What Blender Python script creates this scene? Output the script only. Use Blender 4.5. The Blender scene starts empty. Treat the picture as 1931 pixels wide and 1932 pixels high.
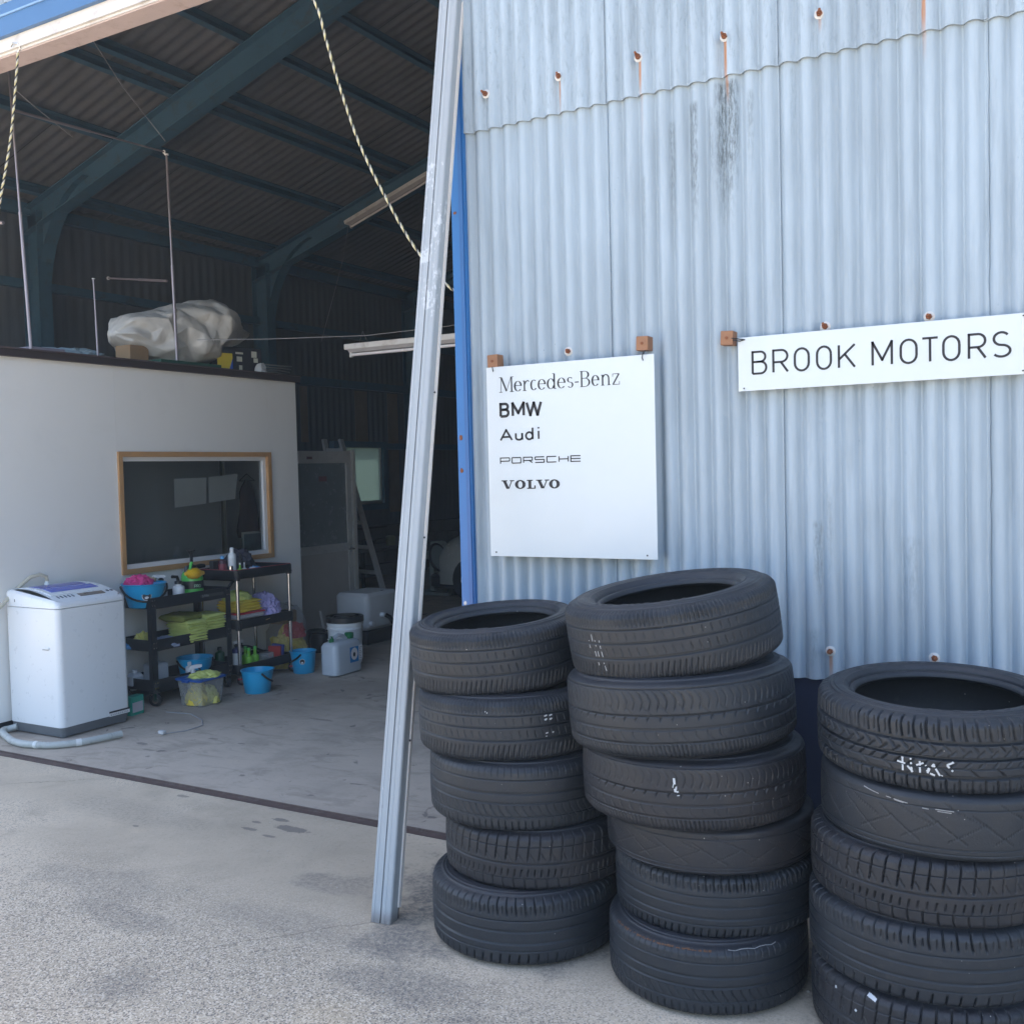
import bpy, bmesh, math, random
import numpy as np
from mathutils import Vector, Matrix, noise
S = bpy.context.scene
C = S.collection
random.seed(7)
R_ = math.radians
PI = math.pi

# ---------------------------------------------------------------- camera
cam_d = bpy.data.cameras.new('camera'); cam = bpy.data.objects.new('camera', cam_d); C.objects.link(cam)
roll = math.atan(0.0248); pitch = math.atan(78 * math.cos(roll) / 1935); yaw = R_(30)
f = Vector((-math.sin(yaw) * math.cos(pitch), math.cos(yaw) * math.cos(pitch), -math.sin(pitch)))
r0 = Vector((math.cos(yaw), math.sin(yaw), 0)); u0 = r0.cross(f)
rr = r0 * math.cos(roll) - u0 * math.sin(roll); uu = u0 * math.cos(roll) + r0 * math.sin(roll)
m = Matrix((rr, uu, -f)).transposed().to_4x4(); m.translation = Vector((0, -3.57, 1.55))
cam.matrix_world = m
cam_d.sensor_fit = 'HORIZONTAL'; cam_d.sensor_width = 36; cam_d.lens = 36 * 1935 / 1931
cam_d.clip_start = .05; cam_d.clip_end = 600
S.camera = cam
# ---------------------------------------------------------------- sky + sun (behind the building)
SUN_EL, SUN_AZ = R_(60), R_(-42)          # azimuth from +y towards +x
w = bpy.data.worlds.new('World'); S.world = w; w.use_nodes = True
nt = w.node_tree
sky = nt.nodes.new('ShaderNodeTexSky'); sky.sky_type = 'NISHITA'; sky.sun_disc = False
sky.sun_elevation = SUN_EL; sky.sun_rotation = SUN_AZ; sky.air_density = 1.0; sky.dust_density = 2.6; sky.ozone_density = .25
bg = nt.nodes['Background']; bg.inputs['Strength'].default_value = .15
nt.links.new(sky.outputs[0], bg.inputs[0])
sd = bpy.data.lights.new('sun', 'SUN'); sd.energy = 4.0; sd.angle = R_(.5); sd.color = (1, .95, .87)
sun = bpy.data.objects.new('sun', sd); C.objects.link(sun)
sdir = Vector((math.sin(SUN_AZ) * math.cos(SUN_EL), math.cos(SUN_AZ) * math.cos(SUN_EL), math.sin(SUN_EL)))
sun.rotation_euler = sdir.to_track_quat('Z', 'Y').to_euler(); sun.location = (0, 5, 20)
S.view_settings.view_transform = 'Standard'; S.view_settings.look = 'None'
S.view_settings.exposure = 2.0; S.view_settings.gamma = 1
S.view_settings.use_curve_mapping = False
S.render.engine = 'CYCLES'
S.cycles.max_bounces = 10; S.cycles.diffuse_bounces = 6; S.cycles.transparent_max_bounces = 16
S.cycles.use_denoising = True

# ---------------------------------------------------------------- materials
class NT:
    """tiny node-building helper"""
    def __init__(s, name):
        s.m = bpy.data.materials.new(name); s.m.use_nodes = True; s.t = s.m.node_tree
        s.b = s.t.nodes['Principled BSDF']; s.out = s.t.nodes['Material Output']
    def n(s, kind, **kw):
        x = s.t.nodes.new(kind)
        for k, v in kw.items(): setattr(x, k, v)
        return x
    def l(s, a, b): s.t.links.new(a, b)
    def put(s, sock, v):
        if isinstance(v, bpy.types.NodeSocket): s.l(v, sock)
        else: sock.default_value = v
    def math(s, op, a, b=0.0, c=None, clamp=False):
        x = s.n('ShaderNodeMath', operation=op, use_clamp=clamp)
        s.put(x.inputs[0], a); s.put(x.inputs[1], b)
        if c is not None: s.put(x.inputs[2], c)
        return x.outputs[0]
    def ramp(s, v, lo, hi, a=0.0, b=1.0):
        x = s.n('ShaderNodeMapRange', interpolation_type='SMOOTHSTEP')
        s.put(x.inputs[0], v)
        for i, q in enumerate((lo, hi, a, b)): x.inputs[i + 1].default_value = q
        return x.outputs[0]
    def mix(s, fac, a, b, mode='MIX'):
        x = s.n('ShaderNodeMix', data_type='RGBA', blend_type=mode)
        s.put(x.inputs[0], fac)
        for sock, v in ((x.inputs[6], a), (x.inputs[7], b)):
            if isinstance(v, tuple): v = (*v[:3], 1)
            s.put(sock, v)
        return x.outputs[2]
    def pos(s, obj=True, scale=(1, 1, 1), rot=(0, 0, 0)):
        if obj: o = s.n('ShaderNodeTexCoord').outputs['Object']
        else: o = s.n('ShaderNodeNewGeometry').outputs['Position']
        mp = s.n('ShaderNodeMapping'); s.l(o, mp.inputs[0]); mp.inputs['Scale'].default_value = scale; mp.inputs['Rotation'].default_value = rot
        return mp.outputs[0]
    def noise(s, vec, scale, detail=4, rough=.6, dist=0):
        x = s.n('ShaderNodeTexNoise'); s.l(vec, x.inputs['Vector'])
        x.inputs['Scale'].default_value = scale; x.inputs['Detail'].default_value = detail
        x.inputs['Roughness'].default_value = rough; x.inputs['Distortion'].default_value = dist
        return x.outputs[0]
    def voro(s, vec, scale, feature='F1', out=0):
        x = s.n('ShaderNodeTexVoronoi', feature=feature); s.l(vec, x.inputs['Vector']); x.inputs['Scale'].default_value = scale
        return x.outputs[out]
    def bump(s, h, strength, dist):
        x = s.n('ShaderNodeBump'); s.l(h, x.inputs['Height']); x.inputs['Strength'].default_value = strength; x.inputs['Distance'].default_value = dist
        s.l(x.outputs[0], s.b.inputs['Normal'])
    def set(s, col=None, rough=None, metal=None, spec=None):
        if col is not None:
            if isinstance(col, tuple): col = (*col[:3], 1)
            s.put(s.b.inputs['Base Color'], col)
        if rough is not None: s.put(s.b.inputs['Roughness'], rough)
        if metal is not None: s.put(s.b.inputs['Metallic'], metal)
        if spec is not None: s.put(s.b.inputs['Specular IOR Level'], spec)
        return s.m

def mul(c, k): return tuple(min(1, x * k) for x in c[:3])
MC = {}
def mat(name, col, rough=.5, metal=0., var=.12, scale=6., bump=0., bs=60., spec=.5, alpha=None, dirt=None, trans=0., dirt_amt=.5):
    if name in MC: return MC[name]
    t = NT(name); p = t.pos()
    n1 = t.noise(p, scale, 5)
    c = t.mix(n1, mul(col, 1 - var), mul(col, 1 + var))
    if dirt:
        n2 = t.noise(p, scale * 2.3, 7, .7, .4)
        c = t.mix(t.ramp(n2, .5, .72, 0, dirt_amt), c, dirt)
    rg = t.ramp(t.noise(p, scale * 3, 3), .3, .7, max(0, rough - .03), min(1, rough + .03))
    t.set(c, rg, metal, spec)
    if bump: t.bump(t.noise(p, bs, 6, .65), 1.0, bump)
    if trans: t.b.inputs['Transmission Weight'].default_value = trans
    if alpha is not None: t.b.inputs['Alpha'].default_value = alpha
    MC[name] = t.m
    return t.m

BOLTS = [(-2.12, 3.046), (-1.795, 3.046), (-1.468, 3.046), (-1.144, 3.046), (-.819, 3.046), (-.494, 3.046), (-.17, 3.046),
         (-1.785, 2.004), (-.814, 2.01), (-.486, 2.012),
         (-1.46, .906), (-1.135, .906), (-.81, .906), (-.479, .906), (-.155, .906), (.17, .906)]
STREAKS = [(-1.795, 3.046, .16, .9), (-1.465, 3.046, .17, .95), (-1.144, 3.046, .22, 1.15), (-.819, 3.046, .07, .45), (-.494, 3.046, .18, 1.0),
           (-1.141, 2.90, .10, .35), (-2.12, 3.046, .05, .2), (-.81, .906, .12, .7), (-.479, .906, .14, .95), (-.814, 2.01, .05, .3), (-1.465, 2.91, .22, .14), (-.494, 2.91, .1, .2)]
GRIME = [(-1.150, 2.90, .035, .60, 1.0), (-1.118, 2.90, .014, .42, .8), (-1.27, 2.85, .018, .55, .85), (-1.205, 2.82, .010, .36, .5), (-1.352, 2.80, .014, .46, .55), (-1.06, 2.85, .012, .32, .45),
         (-1.465, 2.62, .010, .4, .35), (-.915, 2.90, .01, .35, .25), (-.85, 1.35, .014, .36, .5), (-.81, 1.45, .010, .42, .35), (-.55, 1.3, .03, .35, .3), (-.87, .98, .02, .2, .35)]
def slate_mat(name, base, warm=False):
    t = NT(name); P = t.pos(False)
    sep = t.n('ShaderNodeSeparateXYZ'); t.l(P, sep.inputs[0]); X, Z = sep.outputs[0], sep.outputs[2]
    st = t.pos(False, (14, 14, 1.1))
    n_big = t.noise(t.pos(False, (1.2, 1.2, .5)), 1.6, 4)
    n_str = t.noise(st, 1.7, 6, .65)
    n_fin = t.noise(P, 90, 4, .7)
    c = t.mix(t.ramp(n_big, .35, .65), mul(base, .90), mul(base, 1.07))
    c = t.mix(t.ramp(n_str, .46, .70, 0, .42), c, mul(base, .66))
    c = t.mix(t.ramp(n_str, .28, .46, .35, 0), c, mul(base, 1.22))
    c = t.mix(t.ramp(n_fin, .62, .75, 0, .14), c, mul(base, .6))
    # chips and flecks
    vv = t.voro(t.pos(False, (1, 1, .45)), 60)
    fl = t.math('MULTIPLY', t.ramp(vv, .10, .04), t.ramp(t.noise(P, 2.3, 2), .56, .66))
    c = t.mix(t.math('MULTIPLY', fl, .75), c, (.10, .12, .15))
    if not warm:
        # upper course is chalkier, paint crazed
        up = t.ramp(Z, 2.9, 2.925)
        cr = t.noise(t.pos(False, (30, 30, 7)), 2.2, 8, .75, .6)
        c = t.mix(t.math('MULTIPLY', up, t.ramp(cr, .5, .64, 0, .42)), c, mul(base, .60))
        c = t.mix(t.math('MULTIPLY', up, t.ramp(cr, .30, .42, .4, 0)), c, mul(base, 1.25))
        # black grime under the joint
        gn = t.noise(t.pos(False, (75, 75, 16)), 1.5, 8, .8)
        for gx, gz, gw, gl, ga in GRIME:
            d = t.math('ABSOLUTE', t.math('SUBTRACT', X, gx))
            a = t.ramp(d, gw * .4, gw * 1.45, 1, 0)
            b = t.math('MULTIPLY', t.ramp(Z, gz - gl, gz - gl * .35), t.ramp(Z, gz - .015, gz + .01, 1, 0))
            k = t.math('MULTIPLY', t.math('MULTIPLY', a, b), t.ramp(gn, .40, .62, .12, 1))
            c = t.mix(t.math('MULTIPLY', k, ga * .97), c, (.085, .105, .11))
        rn = t.noise(t.pos(False, (60, 60, 10)), 1.3, 5, .7)
        for bx_, bz_, ln, am in STREAKS:
            wob = t.math('MULTIPLY', t.math('SUBTRACT', rn, .5), .006)
            d = t.math('ABSOLUTE', t.math('ADD', t.math('SUBTRACT', X, bx_), wob))
            a = t.ramp(d, .0032, .0095, 1, 0)
            b = t.math('MULTIPLY', t.ramp(Z, bz_ - ln, bz_ - ln * .3), t.math('LESS_THAN', Z, bz_))
            k = t.math('MULTIPLY', t.math('MULTIPLY', a, b), t.math('ADD', rn, .35), clamp=True)
            c = t.mix(t.math('MULTIPLY', k, am, clamp=True), c, (.44, .17, .04))
    t.set(c, .48, 0, .5)
    h = t.math('ADD', t.math('MULTIPLY', t.noise(P, 160, 5, .7), .5), t.noise(P, 12, 3))
    t.bump(h, .5, .0018)
    return t.m

def rubber(name, k=1., brown=0.):
    t = NT(name); p = t.pos()
    a = (.0125 * k + .0015 * brown, .0155 * k + .0003, .0215 * k); 
    n1 = t.noise(p, 7, 6, .65); n2 = t.noise(p, 45, 5, .7); n3 = t.noise(t.pos(True, (2, 2, 30)), 6, 4)
    c = t.mix(n1, mul(a, .75), mul(a, 1.3))
    c = t.mix(t.ramp(n2, .54, .78, 0, .28), c, (.07, .066, .064))
    c = t.mix(t.ramp(n3, .55, .75, 0, .3), c, mul(a, 1.9))
    v = t.voro(p, 34); c = t.mix(t.math('MULTIPLY', t.ramp(v, .075, .03), t.ramp(t.noise(p, 4, 2), .56, .64)), c, (.38, .36, .33))
    if brown > .5: c = t.mix(t.ramp(t.noise(p, 5, 5, .7), .5, .72, 0, .22), c, (.06, .043, .032))
    t.set(c, t.ramp(n1, .3, .7, .42, .62), 0, .5)
    t.bump(t.math('ADD', t.noise(p, 220, 4, .7), t.math('MULTIPLY', t.noise(p, 30, 4), 2.)), .45, .0011)
    return t.m

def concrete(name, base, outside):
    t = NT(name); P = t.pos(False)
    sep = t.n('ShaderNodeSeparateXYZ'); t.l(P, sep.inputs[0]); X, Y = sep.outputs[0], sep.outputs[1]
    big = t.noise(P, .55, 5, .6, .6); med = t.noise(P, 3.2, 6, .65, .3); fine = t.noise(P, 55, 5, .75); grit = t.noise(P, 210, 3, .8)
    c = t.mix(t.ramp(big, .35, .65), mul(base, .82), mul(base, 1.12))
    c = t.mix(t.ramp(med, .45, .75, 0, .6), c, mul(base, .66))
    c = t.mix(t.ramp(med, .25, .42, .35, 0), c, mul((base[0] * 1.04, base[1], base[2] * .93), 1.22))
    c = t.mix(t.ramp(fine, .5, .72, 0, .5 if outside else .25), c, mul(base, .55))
    if outside:
        # exposed, washed aggregate: pale and dark grains
        vo = t.n('ShaderNodeTexVoronoi'); t.l(P, vo.inputs['Vector']); vo.inputs['Scale'].default_value = 210
        g = t.n('ShaderNodeSeparateColor'); t.l(vo.outputs['Color'], g.inputs[0])
        near = t.ramp(Y, -.55, -1.3)
        near = t.math('MAXIMUM', near, t.ramp(big, .5, .62, 0, .6))
        c = t.mix(t.math('MULTIPLY', near, t.ramp(g.outputs[0], .72, .78, 0, .85)), c, (.70, .62, .50))
        c = t.mix(t.math('MULTIPLY', near, t.ramp(g.outputs[1], .74, .80, 0, .75)), c, (.12, .11, .105))
        c = t.mix(t.ramp(grit, .56, .7, 0, .28), c, mul(base, .45))
        # blurred grey tyre scuffs and dirt fields
        for (cx, cy, rx, ry, am) in ((-1.92, -.50, .34, .42, .9), (-2.02, -.86, .20, .14, .7), (-2.50, -.62, .22, .10, .4), (-3.35, -.98, .42, .13, .35), (-2.62, -1.50, .13, .16, .45), (-3.0, -1.18, .30, .07, .45), (-2.45, -.95, .5, .10, .3), (-1.75, -1.12, .30, .14, .5), (-1.4, -1.3, .5, .2, .35), (-1.2, -.5, 1.3, .32, .6), (-4.0, -.35, .5, .12, .25), (-3.3, .0, .3, .06, .3)):
            dx = t.math('DIVIDE', t.math('SUBTRACT', X, cx), rx); dy = t.math('DIVIDE', t.math('SUBTRACT', Y, cy), ry)
            d = t.math('SQRT', t.math('ADD', t.math('MULTIPLY', dx, dx), t.math('MULTIPLY', dy, dy)))
            d = t.math('ADD', d, t.math('MULTIPLY', t.math('SUBTRACT', med, .5), 3.2))
            c = t.mix(t.math('MULTIPLY', t.ramp(d, .45, 1.2, 1, 0), t.math('MULTIPLY', t.ramp(fine, .38, .6, .35, 1), am)), c, (.13, .125, .12))
        for (cx, cy, rx, ry, am) in ((-1.93, -1.35, .13, .10, .15), (-1.5, -1.3, .10, .07, .1)):  # warm sun spots painted into the concrete colour
            dx = t.math('DIVIDE', t.math('SUBTRACT', X, cx), rx); dy = t.math('DIVIDE', t.math('SUBTRACT', Y, cy), ry)
            d = t.math('SQRT', t.math('ADD', t.math('MULTIPLY', dx, dx), t.math('MULTIPLY', dy, dy)))
            c = t.mix(t.ramp(d, .3, 1.2, am, 0), c, (.62, .46, .26))
        spots = ((-3.09, -.22, .10, .032, 1.), (-3.22, -.15, .05, .02, 1.), (-3.26, -.3, .05, .014, .9), (-3.12, -.33, .04, .012, .9), (-3.3, -.22, .03, .012, .9), (-3.9, -.10, .04, .016, .8), (-4.15, .02, .028, .012, .9), (-4.9, -.42, .03, .01, .9), (-3.76, -.5, .02, .01, .9))
    else:
        st = t.noise(t.pos(False, (1, 2.4, 1), (0, 0, R_(20))), 3.6, 6, .7, .8)
        c = t.mix(t.ramp(st, .5, .66, 0, .45), c, mul(base, .58))
        c = t.mix(t.ramp(t.noise(P, 5.5, 3, .5, 1.2), .66, .69, 0, .55), c, (.085, .08, .082))
        spots = ((-4.9, .50, .05, .02, .9), (-4.75, .42, .05, .01, .8), (-2.62, .18, .028, .014, 1.), (-4.35, .75, .03, .012, .8), (-3.3, .85, .03, .01, .8), (-4.3, 1.4, .1, .02, .7), (-2.95, 1.35, .22, .05, .55))
    wn = t.noise(P, 38, 4, .7)
    for (cx, cy, rx, ry, am) in spots:
        dx = t.math('DIVIDE', t.math('SUBTRACT', X, cx), rx); dy = t.math('DIVIDE', t.math('SUBTRACT', Y, cy), ry)
        d = t.math('ADD', t.math('SQRT', t.math('ADD', t.math('MULTIPLY', dx, dx), t.math('MULTIPLY', dy, dy))), t.math('MULTIPLY', t.math('SUBTRACT', wn, .5), 1.3))
        c = t.mix(t.ramp(d, .8, 1.05, am * .62, 0), c, (.095, .09, .095))
    # hairline cracks
    ck = None; cn = t.math('MULTIPLY', t.math('SUBTRACT', t.noise(P, 7, 5, .7), .5), .10)
    for (ax_, ay_, bx_, by_) in (((-4.90, -.36, -4.42, .0), (-4.42, .0, -3.95, .02), (-2.62, -1.26, -2.12, -.72), (-3.4, -2.1, -2.5, -1.6)) if outside else ((-5.0, .6, -4.2, 1.5), (-4.2, 1.5, -3.1, 1.8))):
        L_ = math.hypot(bx_ - ax_, by_ - ay_); ux, uy = (bx_ - ax_) / L_, (by_ - ay_) / L_
        px_, py_ = t.math('SUBTRACT', X, ax_), t.math('SUBTRACT', Y, ay_)
        al = t.math('ADD', t.math('MULTIPLY', px_, ux), t.math('MULTIPLY', py_, uy)); ac = t.math('ADD', t.math('SUBTRACT', t.math('MULTIPLY', px_, uy), t.math('MULTIPLY', py_, ux)), cn)
        k = t.math('MULTIPLY', t.ramp(t.math('ABSOLUTE', ac), .001, .0035, 1, 0), t.math('MULTIPLY', t.ramp(al, -.02, .02), t.ramp(al, L_ - .02, L_ + .02, 1, 0)))
        ck = k if ck is None else t.math('MAXIMUM', ck, k)
    c = t.mix(t.math('MULTIPLY', ck, .45), c, mul(base, .4))
    t.set(c, t.ramp(med, .3, .7, .72, .92), 0, .3)
    h = t.math('ADD', t.math('MULTIPLY', grit, .6 if outside else .15), t.math('ADD', t.math('MULTIPLY', fine, .8 if outside else .3), t.math('MULTIPLY', ck, -1.5)))
    t.bump(h, 1. if outside else .5, .0024 if outside else .0016)
    return t.m

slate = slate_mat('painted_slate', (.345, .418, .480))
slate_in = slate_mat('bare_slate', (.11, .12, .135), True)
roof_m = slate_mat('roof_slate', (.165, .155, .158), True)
rub = [rubber('rubber_a'), rubber('rubber_b', 1.05), rubber('rubber_c', .85, 1.)]
side_rub = rubber('sidewall_rubber', 1.1, .6)
in_rub = rubber('inner_rubber', .5)
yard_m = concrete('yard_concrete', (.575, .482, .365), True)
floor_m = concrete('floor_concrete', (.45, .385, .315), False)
blue_paint = mat('blue_paint', (.018, .145, .40), .32, var=.1, scale=4, bump=.0006, bs=20)
blue_steel = mat('blue_steel', (.05, .12, .18), .5, var=.25, scale=3, dirt=(.07, .06, .06))
white_steel = mat('white_steel', (.62, .60, .58), .45, dirt=(.3, .24, .2), scale=3)
white_paint = mat('white_paint', (.70, .71, .72), .45, var=.04, scale=2)
sign_m = mat('sign_panel', (.60, .65, .675), .38, var=.03, scale=2.2, dirt=(.5, .52, .5), dirt_amt=.12)
ink = mat('ink', (.012, .012, .016), .5)
wood = mat('wood', (.27, .13, .065), .6, var=.25, scale=14, bump=.0006, bs=60)
wood_trim = mat('wood_trim', (.44, .25, .11), .5, var=.2, scale=9)
rust = mat('rust', (.20, .07, .03), .85, var=.5, scale=120, bump=.001, bs=300)
washer_m = mat('washer_metal', (.55, .55, .54), .55, var=.25, scale=60, dirt=(.4, .18, .08), dirt_amt=.8)
black_pl = mat('black_plastic', (.012, .014, .018), .38, var=.2)
black_st = mat('black_steel', (.014, .017, .022), .35, var=.2, dirt=(.05, .05, .055), dirt_amt=.3)
chrome = mat('chrome', (.62, .62, .64), .22, 1., var=.1)
alu = mat('aluminium', (.62, .61, .59), .42, .3, var=.1, dirt=(.2, .19, .18), dirt_amt=.3)
white_pl = mat('white_plastic', (.72, .745, .76), .3, var=.012, spec=.5)
grey_pl = mat('grey_plastic', (.12, .13, .14), .45)
cyan_pl = mat('cyan_plastic', (.01, .34, .62), .33, var=.06)
dark_brown = mat('dark_brown', (.035, .024, .024), .5)
wall_white = mat('office_wall', (.74, .735, .71), .6, var=.03, scale=1.5, dirt=(.5, .49, .47), dirt_amt=.12)
navy = mat('navy_plinth', (.010, .018, .05), .6, var=.4, scale=3)
block_m = mat('block', (.13, .125, .12), .85, var=.3, scale=5, bump=.002, bs=60)
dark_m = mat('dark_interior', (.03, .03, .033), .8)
glass = NT('window_glass'); glass.b.inputs['Transmission Weight'].default_value = 1; glass.b.inputs['Roughness'].default_value = .0
glass.b.inputs['Base Color'].default_value = (.78, .82, .83, 1); glass.b.inputs['IOR'].default_value = 1.45; glass = glass.m

def translucent(name, col, a):
    t = NT(name); tr = t.n('ShaderNodeBsdfTransparent'); tr.inputs[0].default_value = (*col, 1)
    mx = t.n('ShaderNodeMixShader'); mx.inputs[0].default_value = a
    t.l(tr.outputs[0], mx.inputs[1]); t.l(t.b.outputs[0], mx.inputs[2]); t.l(mx.outputs[0], t.out.inputs[0])
    p = t.pos(); t.set(t.mix(t.noise(p, 12, 4), mul(col, .9), mul(col, 1.05)), .35)
    return t.m
haze_pl = translucent('milky_plastic', (.66, .72, .78), .72)
clear_pl = translucent('clear_plastic', (.80, .82, .83), .25)
bag_pl = translucent('clear_bag', (.85, .85, .85), .12)
liquid_m = translucent('liquid', (.50, .62, .72), .8)
green_liq = translucent('green_liquid', (.30, .75, .08), .7)
frost = NT('frosted_glass'); _tl = frost.n('ShaderNodeBsdfTranslucent'); _tl.inputs[0].default_value = (.20, .25, .24, 1)
_mx = frost.n('ShaderNodeMixShader'); _mx.inputs[0].default_value = .75; frost.l(frost.b.outputs[0], _mx.inputs[1]); frost.l(_tl.outputs[0], _mx.inputs[2]); frost.l(_mx.outputs[0], frost.out.inputs[0])
frost.set((.30, .36, .355), .5); frost = frost.m

def cloth_mat(name, col): return mat(name, col, .92, var=.15, scale=25, bump=.0016, bs=240, spec=.15)
lime = cloth_mat('lime_cloth', (.58, .64, .20)); yellow = cloth_mat('yellow_cloth', (.72, .56, .08)); pink = cloth_mat('pink_cloth', (.60, .06, .22))
lilac = cloth_mat('lilac_cloth', (.42, .38, .66)); paleblue = cloth_mat('pale_blue_cloth', (.30, .34, .46)); bluecl = cloth_mat('blue_cloth', (.10, .30, .58))
greycl = cloth_mat('grey_cloth', (.05, .05, .07)); redcl = cloth_mat('red_cloth', (.55, .05, .06)); paleyel = cloth_mat('pale_yellow_cloth', (.60, .56, .16)); brown_cloth = cloth_mat('brown_cloth', (.09, .05, .045))

# weathered shutter-post aluminium
def post_mat():
    t = NT('chalky_aluminium'); P = t.pos(True, (1, 1, .12)); q = t.pos(True, (1, 1, .5))
    n = t.noise(P, 14, 6, .7); n2 = t.noise(q, 26, 8, .75); zz = t.n('ShaderNodeSeparateXYZ'); t.l(t.pos(), zz.inputs[0])
    c = t.mix(n, (.27, .30, .32), (.40, .43, .455))
    peel = t.math('MAXIMUM', t.ramp(zz.outputs[2], .18, .0, 0, .10), t.math('MULTIPLY', t.ramp(zz.outputs[2], 2.05, 2.25), t.math('MULTIPLY', t.ramp(zz.outputs[2], 2.9, 2.65), .13)))
    pk = t.ramp(t.math('ADD', n2, peel), .66, .69)
    c = t.mix(pk, c, (.50, .53, .55))
    c = t.mix(t.ramp(t.noise(q, 60, 5, .8), .62, .7, 0, .5), c, (.2, .21, .23))
    c = t.mix(t.ramp(zz.outputs[2], .06, .0, 0, .75), c, (.12, .10, .09))
    t.set(c, .5, 0); t.bump(n2, .4, .0008); return t.m
post_m = post_mat()
gasket = mat('gasket', (.045, .032, .032), .7, var=.4, scale=20)

# ---------------------------------------------------------------- geometry helpers
class M:
    def __init__(s): s.v = []; s.f = []
    def add(s, vs, fs):
        o = len(s.v); s.v += [tuple(v) for v in vs]; s.f += [tuple(i + o for i in q) for q in fs]; return s
    def box(s, x0, x1, y0, y1, z0, z1):
        return s.add([(x0, y0, z0), (x1, y0, z0), (x1, y1, z0), (x0, y1, z0), (x0, y0, z1), (x1, y0, z1), (x1, y1, z1), (x0, y1, z1)],
                     [(0, 3, 2, 1), (4, 5, 6, 7), (0, 1, 5, 4), (1, 2, 6, 5), (2, 3, 7, 6), (3, 0, 4, 7)])
    def loft(s, rings, cap0=True, cap1=True, closed=True):
        n = len(rings[0]); vs = [p for r in rings for p in r]; fs = []
        for i in range(len(rings) - 1):
            for j in range(n if closed else n - 1):
                k = (j + 1) % n; fs.append((i * n + j, i * n + k, (i + 1) * n + k, (i + 1) * n + j))
        if cap0: fs.append(tuple(range(n - 1, -1, -1)))
        if cap1: fs.append(tuple((len(rings) - 1) * n + j for j in range(n)))
        return s.add(vs, fs)
    def cbox(s, x0, x1, y0, y1, z0, z1, b=.004, r=None, n=2):
        r = r or b; rings = []
        for z, i in ((z0, b), (z0 + b, 0), (z1 - b, 0), (z1, b)):
            rings.append([(x, y, z) for x, y in rrect(x0 + i, x1 - i, y0 + i, y1 - i, max(r - i, .0005), n)])
        return s.loft(rings)
    def lathe(s, prof, cx=0, cy=0, n=24, cap0=True, cap1=True, sx=1, sy=1):
        return s.loft([[(cx + r * sx * math.cos(2 * PI * j / n), cy + r * sy * math.sin(2 * PI * j / n), z) for j in range(n)] for r, z in prof], cap0, cap1)
    def tube(s, pts, r, n=8, cap=True):
        pts = [Vector(p) for p in pts]; rings = []; prev = None
        rad = r if isinstance(r, (list, tuple)) else [r] * len(pts)
        for i, p in enumerate(pts):
            d = (pts[min(i + 1, len(pts) - 1)] - pts[max(i - 1, 0)]).normalized()
            if prev is None: a = d.orthogonal().normalized()
            else: a = (prev - d * prev.dot(d)).normalized()
            prev = a; b = d.cross(a)
            rings.append([tuple(p + (a * math.cos(2 * PI * j / n) + b * math.sin(2 * PI * j / n)) * rad[i]) for j in range(n)])
        return s.loft(rings, cap, cap)
    def bar(s, p, q, wx, wy, up=(0, 0, 1)):
        p, q = Vector(p), Vector(q); d = (q - p).normalized(); a = d.cross(Vector(up)).normalized(); b = a.cross(d)
        rings = [[tuple(c + a * (wx / 2 * i) + b * (wy / 2 * j)) for i, j in ((-1, -1), (1, -1), (1, 1), (-1, 1))] for c in (p, q)]
        return s.loft(rings)
    def rot(s, mtx):
        s.v = [tuple(mtx @ Vector(v)) for v in s.v]; return s
    def obj(s, name, mt, parent=None, smooth=False, **kw):
        me = bpy.data.meshes.new(name); me.from_pydata(s.v, [], s.f); me.update()
        me.materials.append(mt)
        if smooth:
            me.polygons.foreach_set('use_smooth', [True] * len(me.polygons))
            try: me.set_sharp_from_angle(angle=R_(38))
            except Exception: pass
        o = bpy.data.objects.new(name, me); C.objects.link(o)
        if parent is not None: o.parent = parent
        for k, v in kw.items(): o[k] = v
        return o

def rrect(x0, x1, y0, y1, r, n=3):
    out = []
    for cx, cy, a in ((x1 - r, y1 - r, 0), (x0 + r, y1 - r, 90), (x0 + r, y0 + r, 180), (x1 - r, y0 + r, 270)):
        for i in range(n + 1):
            t = R_(a + 90 * i / n); out.append((cx + r * math.cos(t), cy + r * math.sin(t)))
    return out
def thing(name, label, cat, loc=(0, 0, 0), rotz=0, group=None):
    o = bpy.data.objects.new(name, None); C.objects.link(o); o.empty_display_size = .1
    o.location = loc; o.rotation_euler = (0, 0, rotz); o['label'] = label; o['category'] = cat
    if group: o['group'] = group
    return o
def tag(o, label, cat, group=None):
    o['label'] = label; o['category'] = cat
    if group: o['group'] = group
    return o
def struct(o): o['kind'] = 'structure'; return o
def dup(root, loc, label, rotz=None):
    r = root.copy(); C.objects.link(r); r.location = loc; r['label'] = label
    if rotz is not None: r.rotation_euler = (0, 0, rotz)
    for ch in list(root.children):
        c = ch.copy(); C.objects.link(c); c.parent = r
        for g in list(ch.children):
            d = g.copy(); C.objects.link(d); d.parent = c
    return r
def place(o, loc, rot=(0, 0, 0)):
    o.location = loc; o.rotation_euler = rot; return o

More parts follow.
